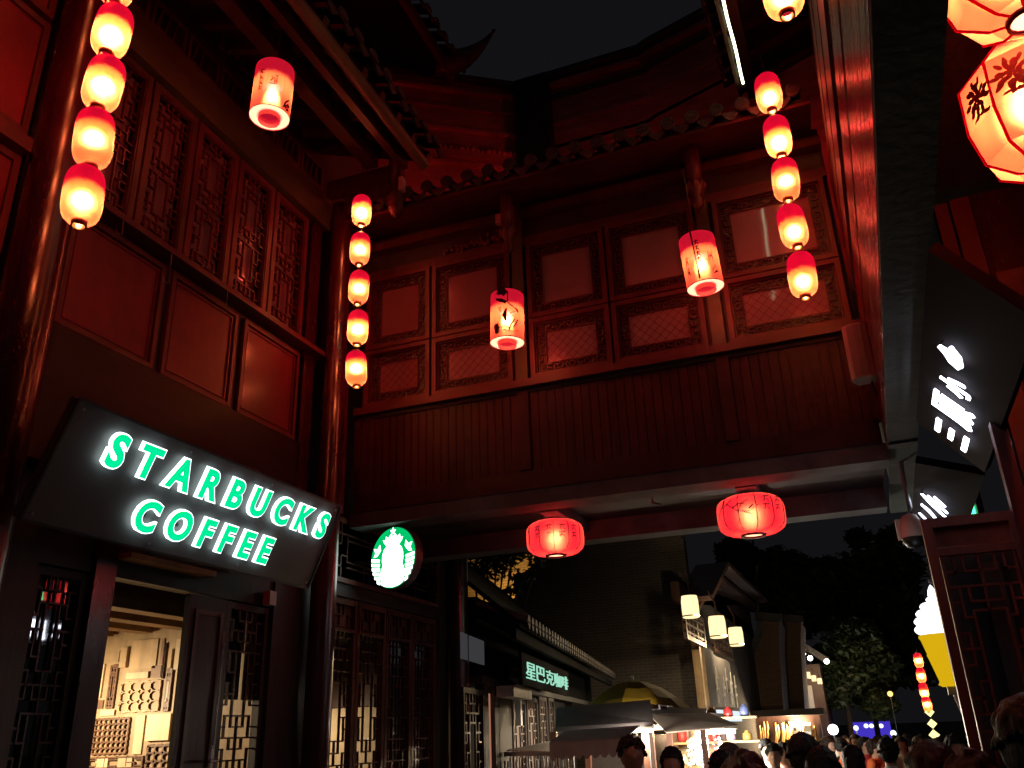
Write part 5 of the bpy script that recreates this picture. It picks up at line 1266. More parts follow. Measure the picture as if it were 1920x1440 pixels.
# grey banner
a = AX(1331, 1320, XG + .9); c = AX(1372, 1247, XG + .9)
bn = thing('hanging_banner', 'grey cloth banner with pale brush writing on the gable house', 'banner', (XG + .9, a.y, a.z), world=True)
mb = MB(); n = 8
vs = [(XG + .9 + .05 * math.sin(i * 1.3), a.y + (c.y - a.y) * i / n, z + (.25 if z > a.z else -.1) * (1 - i / n) * .5) for i in range(n + 1) for z in (a.z, c.z)]
mb.add(vs, [(2 * i, 2 * i + 2, 2 * i + 3, 2 * i + 1) for i in range(n)], True); mb.build('cloth', mat('grey_banner_cloth', (.16, .15, .15), .8, .15, 4), bn)
for k, (u, v) in enumerate(((.2, .3), (.22, .5), (.45, .35), (.55, .55), (.7, .3), (.75, .5), (.9, .25), (.9, .45), (.4, .2))):
    mb = MB(); yc = a.y + (c.y - a.y) * u; zc = a.z + (c.z - a.z) * v; mb.bar((XG + .97, yc - .12, zc), (XG + .97, yc + .15, zc + .03), .05, .01, up=N1); mb.bar((XG + .972, yc, zc + .25), (XG + .972, yc - .05, zc - .25), .05, .01, up=N1); mb.build('painted_mark', M['white'], bn)
# cream hanging lanterns
def cream(px, py, X, sc, label, hookpx=None):
    q = AX(px, py, X)
    t = thing('cream_lantern', label, 'lantern', q, 'cream paper lanterns over the far street'); sc = sc * .43
    R = .5 * sc; H = 1.25 * sc
    b = MB(); b.lathe([(R * .8, -H / 2), (R * .97, -H / 2 + .04 * sc), (R, -H / 6), (R, H / 4), (R * .9, H / 2)], 16); b.build('shade', M['paper'], t)
    b = MB(); b.lathe([(R * .1, -H / 2 + .01), (R * .8, -H / 2 + .01)], 16); b.build('bottom', M['paper'], t)
    b = MB(); b.lathe([(R * .98, -H / 2 + .07 * sc), (R * 1.01, -H / 2 + .11 * sc), (R * .99, -H / 2 + .14 * sc)], 16); b.build('band', M['oak'], t)
    b = MB(); b.lathe([(.02, H / 2 + .05 * sc), (R * .92, H / 2 + .03 * sc), (R * .92, H / 2)], 16); b.build('top_cap', M['latticedark'], t)
    b = MB(); b.tube([(0, 0, H / 2), (0, .02, H / 2 + .8 * sc), (-.3 * sc, 0, H / 2 + 1.5 * sc)], .02, 6); b.build('hook', M['cord'], t)
    lamp('lantern_light', (R * 1.15, -R * .4, -.2), 900 * sc * sc, (1.0, .72, .40), .25 * sc, t)
cream(1294, 1138, XG + .75, .78, 'cream paper lantern nearest the gable house wall, highest of three')
cream(1345, 1176, XG + .9, .86, 'cream paper lantern with hook, middle of the three on the gable house')
cream(1380, 1194, XG + .9, .84, 'cream paper lantern furthest right of the three on the gable house')

# shop below: white lit box sign and warm front
a = AX(1352, 1352, XG + .6); c = AX(1390, 1338, XG + .6)
b = MB(); b.box(XG + .5, XG + .6, a.y, c.y, a.z, c.z + .05); tag(b.build('light_box', emit('pale_light_box', (.8, .92, 1.0), 1.0)), 'pale lit box sign above the stall street front', 'sign')

# ---------------------------------------------------------------- bottle shouldered fire walls and the house beyond
YF = 36.0
def fire_wall(px0, px1, ptop, pbot, Y, label, lean):
    pts_l = []; n = 9; xs = []
    t = thing('fire_wall', label, 'wall', (AY((px0 + px1) / 2, pbot, Y).x, Y, 0), world=True)
    w_ = px1 - px0
    prof = [(0, pbot), (0, ptop + 75), (0.05, ptop + 60), (.2, ptop + 42), (.3, ptop + 25), (.3, ptop + 5), (.25, ptop), (1.0, ptop + 6), (1.0, ptop + 20), (.98, ptop + 45), (1.0, ptop + 70), (1.0, pbot)]
    P = [AY(px0 + w_ * u, y, Y) for u, y in prof]; poly = [(p.x, p.z) for p in P]; poly[0] = (poly[0][0], 0); poly[-1] = (poly[-1][0], 0)
    b = MB(); b.prism(poly, (0, Y, 0), (1, 0, 0), (0, 0, 1), (0, 3.5, 0)); b.build('wall_face', firebrick, t, True)
    for i in range(1, 6):
        mb = MB(); mb.bar((poly[i][0], Y - .05, poly[i][1]), (poly[i + 1][0], Y - .05, poly[i + 1][1]), .25, .18, up=(0, 1, 0)); mb.build('edge_coping', M['concrete'], t)
    mb = MB(); mb.bar((poly[6][0] - .1, Y - .05, poly[6][1] + .08), (poly[7][0] + .1, Y - .05, poly[7][1] + .08), .3, .3, up=(0, 1, 0)); mb.build('cap', M['tile'], t)
firebrick = brickmat('brown_brick', (.20, .115, .07), (.16, .09, .055), (.11, .07, .045), .8, 'XZ', .4)
fire_wall(1408, 1462, 1158, 1345, YF, 'brown bottle shouldered fire wall, nearer of the pair', 0)
fire_wall(1452, 1502, 1160, 1345, YF + 4, 'brown bottle shouldered fire wall, farther of the pair', 0)
pl = MB(); a = AY(1412, 1140, YF - .5); pl.tube([AY(1422, 1145, YF - .5), AY(1417, 1095, YF - .5), AY(1419, 1060, YF - .5)], .05, 6); tag(pl.build('bare_pole', M['bark']), 'thin pale pole rising between gable house and fire walls', 'pole')
YH = 48.0
fh = thing('far_house', 'far timber house with lit eave and four cream lanterns', 'house', (AY(1525, 1300, YH).x, YH, 0), world=True)
a = AY(1488, 1345, YH); c = AY(1536, 1245, YH)
b = MB(); b.box(a.x, c.x, YH, YH + 8, 0, c.z); b.build('wall', M['brown'], fh)
for (p, q) in (((1496, 1205), (1552, 1240)), ((1496, 1205), (1484, 1250))):
    mb = MB(); A_ = AY(*p, YH - .6); B_ = AY(*q, YH - .6); mb.bar(A_, B_, 2.0, .25, up=(0, 0, 1)); mb.build('roof_slope', M['tile'], fh)
for k in range(4):
    A_ = AY(1494 + k * 10, 1330, YH - .1); B_ = AY(1492 + k * 10, 1285, YH - .1); mb = MB(); mb.box(A_.x - .12, A_.x + .12, YH - .2, YH - .01, A_.z, B_.z); mb.build('pale_banner', M['curtain'], fh)
for k, (px, py) in enumerate(((1504, 1254), (1515, 1266), (1526, 1272), (1537, 1277))):
    q = AY(px, py, YH - 2 - k * .1)
    cream(px, py, q.x, .58 - .03 * k, ['first', 'second', 'third', 'fourth'][k] + ' from left of four small cream lanterns by the trees')
for k, (px, py) in enumerate(((1506, 1226), (1519, 1234), (1550, 1240))):
    q = AY(px, py, YH - 2.5); b = MB(); b.ball(q, .12, 8, 6); tag(b.build('spot_lamp', M['bulb']), ['left', 'middle', 'right'][k] + ' tiny white spot lamp under the far eave', 'lamp')
# shop front lit behind the crowd (under the fire walls)
sf = thing('bead_shop', 'dark shop front with glittering warm goods under the fire walls', 'shop', (AY(1450, 1400, 33).x, 33, 0), world=True)
a = AY(1404, 1440, 33); c = AY(1535, 1340, 33)
b = MB(); b.box(a.x, c.x, 33.6, 33.8, 0, c.z); b.build('back_wall', M['brown'], sf)
b = MB(); b.box(a.x - .1, c.x + .2, 32.2, 33.8, c.z, c.z + .2); b.build('canopy', M['dark'], sf)
random.seed(21)
beadm = [emit('bead_glint_%d' % k, col, s_) for k, (col, s_) in enumerate((((1, .75, .4), .5), ((1, .9, .7), .9), ((.9, .55, .25), .35)))]
for i in range(26):
    px = 1410 + random.random() * 118; y0 = 1352 + random.random() * 18; hang = 14 + random.random() * 30
    A_ = AY(px, y0, 33.3); B_ = AY(px + .5, y0 + hang, 33.3); mb = MB(); mb.tube([A_, A_.lerp(B_, .5) + Vector((.03, 0, 0)), B_], [.03, .05, .035], 5); mb.build('bead_string', M['gold'], sf)
for i in range(9):
    px = 1465 + random.random() * 52; A_ = AY(px, 1356 + random.random() * 30, 33.2); mb = MB(); mb.ball(A_, .04 + random.random() * .08, 8, 5); mb.build('glass_ornament', beadm[i % 3], sf)
lamp('shop_light', AY(1490, 1360, 32.9), 420, (1.0, .75, .45), .15, sf)

# blue stage screen far down the street
YS = 75.0
ss = thing('blue_screen', 'far violet blue lit screen with white round characters', 'screen', AY(1640, 1385, YS), world=True)
a = AY(1596, 1388, YS); c = AY(1668, 1352, YS)
b = MB(); b.box(a.x, c.x, YS, YS + .2, a.z, c.z); b.build('panel', emit('violet_screen', (.10, .06, .95), .55), ss)
for px in (1624, 1634, 1643, 1652):
    q = AY(px, 1361, YS - .1); b = MB(); b.ball(q, .16, 8, 6, (1.1, .3, 1)); b.build('character', emit('screen_character', (.85, .85, 1.0), 1.6), ss)
for k, (px, py, r_, col, st, lb) in enumerate(((1562, 1368, .24, (1, 1, .96), 5, 'bright white stall lamp by the trees'), (1605, 1365, .12, (.7, .7, 1), 2, 'small pale lamp left of the violet screen'), (1675, 1375, .14, (.9, .95, 1), 2, 'white stall lamp right of the violet screen'), (1669, 1301, .13, (1, .45, .12), 3, 'orange street lamp seen through the trees'))):
    q = AY(px, py, 46 + k); t = thing('stall_lamp', lb, 'lamp', q); b = MB(); b.ball((0, 0, 0), r_, 10, 6); b.build('globe', emit('stall_lamp_glow_%d' % k, col, st), t); b = MB(); b.tube([(0, 0, -r_), (0, 0, -q.z)], .03, 6); b.build('pole', M['black'], t); lamp('lamp_light', (0, -r_ - .06, 0), (150, 60, 120, 60)[k], col, .15, t)
# string of red discs and yellow diamonds, far right
rm = emit('far_red_glow', (1.0, .06, .05), .9); ym = emit('far_yellow_glow', (1.0, .85, .35), 1.6); wm2 = emit('far_pale_mark', (1.0, .7, .55), 1.6)
for k, (px, py) in enumerate(((1722, 1238), (1727, 1266), (1732, 1294), (1738, 1320))):
    red(px, py, ['topmost', 'second', 'third', 'lowest'][k] + ' small red lantern on the string left of the ice cream', 'Y', 14.0, .6, .5)
for k, (px, py, r_) in enumerate(((1743, 1335, 8), (1748, 1357, 8), (1752, 1378, 9))):
    q = AY(px, py, 14.0); R = r_ / F_PX * 12.6; t = thing('diamond_light', ['upper', 'middle', 'lower'][k] + ' yellow diamond light below the red discs', 'light', q, 'yellow diamond lights')
    b = MB(); b.prism([(0, -R), (R, 0), (0, R), (-R, 0)], (0, 0, 0), (1, 0, 0), (0, 0, 1), (0, .05, 0)); b.build('diamond', ym, t, True)
cordline([AY(1719, 1215, 14.02), AY(1755, 1392, 14.02)], 'cord of the red and yellow light string')
# ---------------------------------------------------------------- trees
def tree(name, label, base, h, blobs, nleaf, leaf, seed, matl=None, trunk_r=.18, group=None):
    r_ = random.Random(seed); t = thing(name, label, 'tree', base, group)
    tr = MB(); tr.tube([(0, 0, 0), (.05, 0, h * .25), (-.05, .1, h * .5), (0, 0, h * .75)], [trunk_r, trunk_r * .8, trunk_r * .6, trunk_r * .25], 8)
    for (bx, by, bz, rr) in blobs: tr.tube([(0, 0, h * .4), (bx * .5, by * .5, (bz + h * .4) / 2), (bx, by, bz)], [trunk_r * .45, trunk_r * .3, .03], 6)
    tr.build('trunk', M['bark'], t)
    c = MB(); tot = sum(b[3] ** 2 for b in blobs)
    for (bx, by, bz, rr) in blobs:
        for i in range(int(nleaf * rr ** 2 / tot)):
            d = Vector((r_.gauss(0, 1), r_.gauss(0, 1), r_.gauss(0, 1))).normalized() * rr * (r_.random() ** .45) * r_.uniform(.75, 1.1)
            p = Vector((bx, by, bz)) + Vector((d.x, d.y, d.z * .8)); a = Vector((r_.gauss(0, 1), r_.gauss(0, 1), r_.gauss(0, .6))).normalized(); b_ = a.cross(Vector((r_.gauss(0, 1), r_.gauss(0, 1), r_.gauss(0, 1)))).normalized(); s_ = leaf * r_.uniform(.6, 1.3)
            c.add([p - a * s_, p + b_ * s_ * .45, p + a * s_, p - b_ * s_ * .45], [(0, 1, 2, 3)])
    c.build('crown', matl or M['leaf'], t)
    return t
def tree_at(px, pbase_y, Y, blobs_px, label, nleaf, leaf, seed, h=8):
    base = AY(px, 1345, Y); base.z = 0
    blobs = []
    for (x, y, rpx) in blobs_px:
        q = AY(x, y, Y + random.uniform(-1.2, 1.2)); blobs.append((q.x - base.x, q.y - Y, q.z, rpx / F_PX * Y * .95))
    return tree('street_tree', label, (base.x, Y, 0), h, blobs, nleaf, leaf, seed, group='trees down the street')
random.seed(8)
tree_at(1590, 1340, 52, [(1585, 1255, 48), (1620, 1290, 45), (1560, 1300, 34), (1640, 1250, 44), (1600, 1200, 52), (1650, 1320, 30), (1555, 1230, 34)], 'green leafy tree lit from below beside the far cream lanterns', 16000, .19, 1, 9)
tree_at(1640, 1340, 60, [(1640, 1130, 75), (1600, 1080, 55), (1665, 1070, 62), (1560, 1140, 60), (1690, 1160, 60), (1700, 1240, 60), (1610, 1010, 24), (1670, 1010, 26)], 'tall dark tree against the night sky left of the ice cream', 9000, .42, 2, 16)
tree_at(1470, 1340, 58, [(1460, 1080, 65), (1510, 1110, 60), (1420, 1110, 45), (1545, 1075, 38), (1490, 1160, 50), (1380, 1040, 40)], 'broad dark tree rising behind the fire walls', 8000, .42, 3, 14)
q = AY(1445, 1140, 45)
# creeper with large leaves in front of the floodlit tower
cb = AY(930, 1080, 19.0)
tree('leafy_creeper', 'dark leafy branches hanging in front of the floodlit tower', (cb.x - .3, 19.0, 0), 5.0, [tuple(AY(x, y, 19.0) - Vector((cb.x - .3, 19.0, 0))) + (r,) for x, y, r in ((1000, 1075, .25), (945, 1045, .4), (905, 1040, .45), (930, 1060, .5), (962, 1035, .45), (975, 1085, .30), (1010, 1045, .35), (960, 1105, .22), (890, 1075, .4))], 1500, .085, 5, trunk_r=.05)
leaf2 = None

# ---------------------------------------------------------------- market stalls and umbrella
canvas = mat('grey_awning_canvas', (.48, .42, .40), .8, .15, 4)
cream_canvas = mat('cream_valance_canvas', (.62, .55, .46), .8, .12, 5)
tarp = mat('dark_blue_tarpaulin', (.10, .09, .105), .6, .2, 3)
def stall(label, Y, roof, awn, posts, depth_, name='market_stall', lit=True, val=True):
    """roof: 4 photo points of its front slope; awn: 4 photo points of the awning sheet; posts: list of photo x"""
    c = AY((awn[0][0] + awn[1][0]) / 2, 1400, Y); t = thing(name, label, 'stall', (c.x, Y, 0), world=True, group='market stalls')
    A = [AY(*roof[0], Y + .35), AY(*roof[1], Y + .35), AY(*roof[2], Y), AY(*roof[3], Y)]
    mb = MB(); mb.hexa(A + [p + Vector((0, .05, .05)) for p in A]); mb.build('roof', tarp, t, True)
    mb = MB(); B = [A[0], A[1], A[1] + Vector((0, depth_, 0)), A[0] + Vector((0, depth_, 0))]; mb.hexa([p + Vector((0, .06, -.05)) for p in B] + [p + Vector((0, .06, .0)) for p in B]); mb.build('roof_deck', tarp, t, True)
    C = [AY(*awn[0], Y - .1), AY(*awn[1], Y - .1), AY(*awn[2], Y - .9), AY(*awn[3], Y - .9)]
    mb = MB(); mb.hexa(C + [p + Vector((0, 0, .012)) for p in C]); mb.build('awning', canvas, t, True)
    n = 9; v0, v1 = C[3], C[2]; mb = MB(); vs = []; fs = []
    for i in range(n * 4 + 1):
        p = v0.lerp(v1, i / (n * 4)); vs += [p, p + Vector((0, -.01, -.13 - .045 * abs(math.sin(i * math.pi / 4))))]
    for i in range(n * 4): fs.append((2 * i, 2 * i + 2, 2 * i + 3, 2 * i + 1))
    if val: mb.add(vs, fs); mb.build('valance', cream_canvas, t)
    for px in posts:
        p = AY(px, 1400, Y - .05); mb = MB(); mb.box(p.x - .035, p.x + .035, Y - .085, Y - .015, 0, A[2].z - .02); mb.build('post', M['brown'], t)
        mb = MB(); mb.box(p.x - .035, p.x + .035, Y + depth_ - .1, Y + depth_ - .03, 0, A[2].z - .02); mb.build('post', M['brown'], t)
    x0, x1 = AY(posts[0], 1400, Y).x, AY(posts[-1], 1400, Y).x
    mb = MB(); mb.box(x0 - .05, x1 + .05, Y - .02, Y + depth_, .78, .84); mb.build('counter', M['oak'], t)
    mb = MB(); mb.box(x0, x1, Y + .0, Y + .03, .05, .775); mb.build('counter_front', M['brown'], t)
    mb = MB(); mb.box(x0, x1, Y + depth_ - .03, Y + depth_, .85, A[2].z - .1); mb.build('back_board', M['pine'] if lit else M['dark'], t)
    return t, x0, x1, A
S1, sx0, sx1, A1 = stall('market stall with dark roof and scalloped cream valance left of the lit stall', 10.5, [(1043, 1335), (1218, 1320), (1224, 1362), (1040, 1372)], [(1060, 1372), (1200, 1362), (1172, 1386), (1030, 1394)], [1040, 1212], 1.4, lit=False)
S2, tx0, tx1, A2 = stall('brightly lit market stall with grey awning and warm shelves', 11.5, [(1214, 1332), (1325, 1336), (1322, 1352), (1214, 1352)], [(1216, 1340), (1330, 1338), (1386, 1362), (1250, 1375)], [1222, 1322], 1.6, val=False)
# warm strip lamp in each stall
def stall_lamp(label, p, pw, col):
    t = thing('strip_lamp', label, 'lamp', p); mb = MB(); mb.box(-.22, .22, -.03, .03, 0, .04); mb.build('tube', emit('strip_lamp_glow_%d' % int(p.x * 100), col, 12), t); mb = MB(); mb.box(-.25, .25, -.035, .035, .042, .06); mb.build('batten', M['white'], t)
    lamp('lamp_light', (0, 0, -.04), pw, col, .08, t)
stall_lamp('bright strip lamp under the scalloped valance', AY(1186, 1374, 10.3), 110, (1.0, .84, .6))
stall_lamp('warm strip lamp inside the brightly lit stall', AY(1243, 1368, 11.9), 170, (1.0, .74, .40))
stall_lamp('cool strip lamp over the hanging goods at the stall front', AY(1345, 1376, 11.6), 260, (1.0, .9, .78))
stall_lamp('added strip lamp before the bead shop, lighting the mid crowd', AY(1500, 1360, 22.0), 260, (1.0, .82, .58))  # lamp added to brighten the people in the middle distance
for k in range(3):
    z = 1.25 + k * .30; mb = MB(); mb.box(tx0 + .05, tx0 + 1.2, 12.7, 13.0, z, z + .03); mb.build('shelf', M['oak'], S2)
random.seed(31)
cols = [((.75, .72, .65), 'white'), ((.6, .05, .05), 'red'), ((.15, .2, .45), 'blue'), ((.55, .35, .1), 'amber'), ((.25, .4, .3), 'green'), ((.5, .4, .55), 'lilac')]
gm = [mat('goods_' + n_, c_, .4, .15, 10) for c_, n_ in cols]
# trays of goods on the shelves
for k in range(3):
    for i in range(5):
        x = tx0 + .15 + i * .22; z = 1.28 + k * .30; ci = random.randrange(6)
        b = MB(); h = random.uniform(.10, .2); b.lathe([(.05, 0), (.065, .02), (.06, h * .7), (.03, h * .85), (.03, h)], 12, caps=True); o = b.build('jar', gm[ci]); o.location = (x, 12.85, z)
        tag(o, cols[ci][1] + ' jar, ' + ['first', 'second', 'third', 'fourth', 'last'][i] + ' from left on the ' + ['lowest', 'middle', 'top'][k] + ' shelf of the lit stall', 'jar', 'jars on the stall shelves')
# hanging toys at the front of the lit stall
for i, (px, py, ci, L_) in enumerate(((1302, 1378, 0, 60), (1310, 1376, 5, 62), (1318, 1380, 2, 55), (1306, 1384, 0, 50), (1315, 1388, 5, 46), (1296, 1382, 0, 52), (1323, 1376, 1, 60), (1338, 1374, 1, 64), (1347, 1380, 0, 52), (1290, 1386, 4, 50))):
    t = thing('hanging_toy', cols[ci][1] + ' toy string hanging ' + ['leftmost', 'second', 'third', 'fourth', 'fifth', 'sixth', 'seventh', 'eighth', 'ninth', 'last'][[9, 5, 0, 3, 1, 4, 2, 6, 7, 8].index(i)] + ' in the row at the lit stall', 'toy', AY(px, py, 12.1), 'toys hanging at the stall')
    b = MB(); b.tube([(0, 0, .12), (.005, 0, 0)], .004, 5); b.build('string', M['cord'], t)
    b = MB(); n = 6
    for k in range(n): b.ball((.015 * math.sin(k * 2.1), .01 * math.cos(k * 1.7), -.03 - k * .055), .022 + .008 * (k % 2), 8, 5)
    b.build('beads', gm[ci], t)
# wooden frame beside the stall: low fence of upright rods at bottom centre
fr = thing('rod_rack', 'rack of upright metal rods and sticks in front of the left stall', 'rack', (AY(1000, 1430, 10.0).x, 10.0, 0), world=True)
a = AY(946, 1414, 10.0); c = AY(1080, 1412, 10.0)
b = MB(); b.bar(a, c, .05, .05); b.bar((a.x, 10, .3), (c.x, 10, .3), .05, .05); b.build('rail', M['steel'], fr)
for i in range(24):
    x = a.x + (c.x - a.x) * (i + .5) / 24; b = MB(); b.tube([(x, 9.97, .1), (x + random.uniform(-.01, .01), 9.97, a.z - .03 - random.random() * .06)], .012, 6); b.build('rod', M['steel' if i % 3 else 'brown'], fr)
cl = MB(); p = [AY(950, 1408, 9.9), AY(1030, 1392, 10.3), AY(1088, 1386, 10.5), AY(1082, 1412, 9.9)]
cl.hexa(p + [v + Vector((0, 0, .012)) for v in p]); tag(cl.build('side_awning', cream_canvas, None, True), 'small cream awning sheet sloping over the rod rack', 'awning')
# yellow umbrella
uc = AY(1185, 1275, 13.5); ur = (AY(1292, 1330, 13.5).x - AY(1078, 1330, 13.5).x) / 2
um = thing('yellow_umbrella', 'large yellow umbrella behind the stall roofs', 'umbrella', (uc.x, 13.5, 0))
ym_ = mat('yellow_umbrella_canvas', (.26, .19, .02), .7, .15, 4); n = 8; b = MB(); vs = [(0, 0, uc.z)]; fs = []
zr = AY(1185, 1335, 13.5).z
for j in range(1, 5):
    t_ = j / 4
    for k in range(n * 2):
        a = k * math.pi / n; sag = .03 * t_ * (1 if k % 2 else 0); vs.append((ur * t_ * math.cos(a), ur * t_ * math.sin(a), uc.z - (uc.z - zr) * t_ ** 1.8 - sag))
for k in range(n * 2): fs.append((0, 1 + k, 1 + (k + 1) % (n * 2)))
for j in range(3):
    for k in range(n * 2): a = 1 + j * n * 2 + k; b_ = 1 + j * n * 2 + (k + 1) % (n * 2); fs.append((a, a + n * 2, b_ + n * 2, b_))
b.add(vs, fs); b.build('canopy', ym_, um)
b = MB(); b.tube([(0, 0, 0), (0, 0, uc.z + .06)], .022, 8); b.build('pole', M['steel'], um)
for k in range(n):
    a = k * 2 * math.pi / n; b = MB(); b.bar((0, 0, uc.z - .45), (ur * .9 * math.cos(a), ur * .9 * math.sin(a), zr + .03), .012, .012); b.build('rib', M['steel'], um)

# ---------------------------------------------------------------- people
def remesh(mb, voxel, smooth=4, name='body'):
    me = mb.mesh(name); o = bpy.data.objects.new('tmp_remesh', me); COL.objects.link(o)
    m1 = o.modifiers.new('r', 'REMESH'); m1.mode = 'VOXEL'; m1.voxel_size = voxel; m1.use_smooth_shade = True
    m2 = o.modifiers.new('s', 'SMOOTH'); m2.iterations = smooth; m2.factor = .5
    bpy.context.view_layer.update()
    out = bpy.data.meshes.new_from_object(o.evaluated_get(bpy.context.evaluated_depsgraph_get())); out.name = name
    bpy.data.objects.remove(o); bpy.data.meshes.remove(me)
    for p in out.polygons: p.use_smooth = True
    return out
def limb(mb, pts, rad): mb.tube(pts, rad, 10); mb.ball(pts[0], rad[0], 10, 6); mb.ball(pts[-1], rad[-1], 10, 6)
def figure(pose, hairstyle):
    """standing figure 1.68 m tall facing -Y: (body, shirt, trousers, hair) meshes"""
    b = MB()
    b.ball((0, 0, 1.565), .1, 16, 12, (.82, .98, 1.12)); b.ball((0, -.022, 1.50), .062, 12, 8, (.95, 1.1, 1.0)); b.ball((0, -.098, 1.552), .016, 8, 6, (.75, 1.1, 1.5))
    b.ball((0, -.085, 1.508), .022, 8, 6, (1.3, .6, .45))
    for s in (-1, 1): b.ball((s * .078, .01, 1.552), .024, 8, 6, (.4, .8, 1.2)); b.ball((s * .032, -.086, 1.58), .018, 8, 6, (1.1, .5, .5))
    limb(b, [(0, .01, 1.38), (0, .0, 1.50)], [.062, .054])
    limb(b, [(0, .0, .95), (0, .01, 1.12), (0, .01, 1.28)], [.13, .125, .14]); b.ball((0, .01, 1.28), .16, 14, 8, (1.1, .68, .8)); b.ball((0, .0, .93), .155, 14, 8, (1.08, .75, .75))
    arms = {'down': [((.19, .01, 1.36), (.23, .03, 1.10), (.24, -.04, .86))] * 2, 'hold': [((.19, .01, 1.36), (.23, .0, 1.10), (.14, -.22, 1.12))] * 2, 'mix': [((.19, .01, 1.36), (.23, .03, 1.10), (.24, -.04, .86)), ((.19, .01, 1.36), (.24, .0, 1.10), (.10, -.25, 1.18))]}[pose]
    for s, (sh, el, wr) in zip((-1, 1), arms):
        P = [(s * p[0], p[1], p[2]) for p in (sh, el, wr)]
        limb(b, [P[0], P[1]], [.056, .043]); limb(b, [P[1], P[2]], [.043, .030])
        d = (Vector(P[2]) - Vector(P[1])).normalized(); palm = Vector(P[2]) + d * .05; b.ball(palm, .04, 8, 6, (.6, .9, 1.0))
        sd = d.cross(Vector((0, 1, 0)) if abs(d.y) < .7 else Vector((0, 0, 1))).normalized()
        for k, L_ in enumerate((.065, .075, .07, .055)): q = palm + sd * (.024 - .016 * k) + d * .03; limb(b, [tuple(q), tuple(q + d * L_ * .6), tuple(q + d * L_ + Vector((0, -.012, 0)))], [.0095, .009, .008])
        q = palm + sd * .03; limb(b, [tuple(q), tuple(q + sd * .022 + d * .035)], [.011, .009])
        limb(b, [(s * .085, 0, .92), (s * .095, -.01, .50), (s * .095, .02, .10)], [.085, .058, .042]); limb(b, [(s * .095, .03, .045), (s * .10, -.10, .035)], [.042, .034])
    body = remesh(b, .0125, 3)
    c = MB()
    limb(c, [(0, .0, .92), (0, .01, 1.12), (0, .01, 1.28)], [.145, .142, .155]); c.ball((0, .01, 1.28), .178, 14, 8, (1.1, .7, .8)); c.ball((0, .0, .93), .172, 14, 8, (1.08, .78, .6))
    for s, (sh, el, wr) in zip((-1, 1), arms):
        P = [Vector((s * p[0], p[1], p[2])) for p in (sh, el, wr)]; limb(c, [tuple(P[0]), tuple(P[0].lerp(P[1], .75))], [.074, .066])
    limb(c, [(0, .012, 1.34), (0, .01, 1.40)], [.092, .072]); shirt = remesh(c, .018, 4, 'shirt')
    c = MB(); c.ball((0, 0, .93), .165, 14, 8, (1.08, .76, .7))
    for s in (-1, 1): limb(c, [(s * .085, 0, .90), (s * .095, -.01, .50), (s * .095, .02, .10)], [.10, .078, .062])
    trousers = remesh(c, .02, 3, 'trousers')
    c = MB()
    if hairstyle == 'short': c.ball((0, .012, 1.607), .112, 14, 8, (.88, 1.0, .92)); c.ball((0, .03, 1.565), .108, 12, 8, (.88, .85, .95))
    elif hairstyle == 'long':
        c.ball((0, .014, 1.605), .114, 14, 8, (.88, 1.0, .94)); limb(c, [(0, .05, 1.58), (0, .075, 1.45), (0, .085, 1.28)], [.088, .085, .05])
        for s in (-1, 1): limb(c, [(s * .07, -.01, 1.60), (s * .078, .01, 1.48), (s * .075, .03, 1.36)], [.03, .03, .018])
    elif hairstyle == 'bun': c.ball((0, .014, 1.605), .113, 14, 8, (.87, 1.0, .93)); c.ball((0, .115, 1.62), .04, 10, 6)
    elif hairstyle == 'thin': c.ball((0, .02, 1.592), .108, 12, 8, (.86, .95, .93))
    rl = random.Random(hash(hairstyle) % 97 + 5)
    for i in range(70):                                                    # loose locks break up the outline
        th = rl.uniform(0, 2 * math.pi); ph = rl.uniform(.05, 1.75); d = Vector((math.sin(ph) * math.sin(th), math.sin(ph) * math.cos(th), math.cos(ph)))
        p = Vector((0, .014, 1.60)) + Vector((d.x * .096, d.y * .108, d.z * .104)); dn = Vector((d.x * .5, d.y * .5, -1)).normalized()
        limb(c, [tuple(p), tuple(p + dn * .03 + d * rl.uniform(.0, .012))], [rl.uniform(.010, .016), .006])
    hair = remesh(c, .0085, 1, 'hair')
    # keep the face free of hair
    bm = bmesh.new(); bm.from_mesh(hair); kill = [v for v in bm.verts if v.co.y < -.045 and v.co.z < 1.615 and abs(v.co.x) < .075]; bmesh.ops.delete(bm, geom=kill, context='VERTS'); bm.to_mesh(hair); bm.free()
    return body, shirt, trousers, hair
FIG = {('down', 'short'): figure('down', 'short'), ('mix', 'long'): figure('mix', 'long'), ('down', 'bun'): figure('down', 'bun'), ('hold', 'thin'): figure('hold', 'thin')}
FIG[('mix', 'short')] = figure('mix', 'short')
skin = [mat('skin_%d' % i, c_, .55, .1, 20) for i, c_ in enumerate(((.42, .24, .16), (.50, .30, .21), (.34, .18, .12)))]
haircol = [mat('black_hair', (.010, .009, .009), .6, .5, 40, (1, 1, .15), .5, bscale=90, spec=.25), mat('brown_hair', (.028, .015, .010), .6, .5, 40, (1, 1, .15), .5, bscale=90, spec=.25), mat('grey_hair', (.10, .095, .09), .6, .5, 40, (1, 1, .15), .5, bscale=90, spec=.25)]
trous = mat('dark_trousers', (.03, .032, .04), .8, .2, 8)
cloth = {n_: mat(n_ + '_cloth', c_, .85, .12, 10) for n_, c_ in dict(white=(.62, .62, .62), cream=(.52, .46, .33), maroon=(.18, .02, .03), orange=(.60, .12, .03), grey=(.25, .25, .26), pink=(.45, .24, .20), black=(.025, .025, .028), blue=(.16, .22, .36), red=(.42, .03, .03), olive=(.14, .14, .07)).items()}
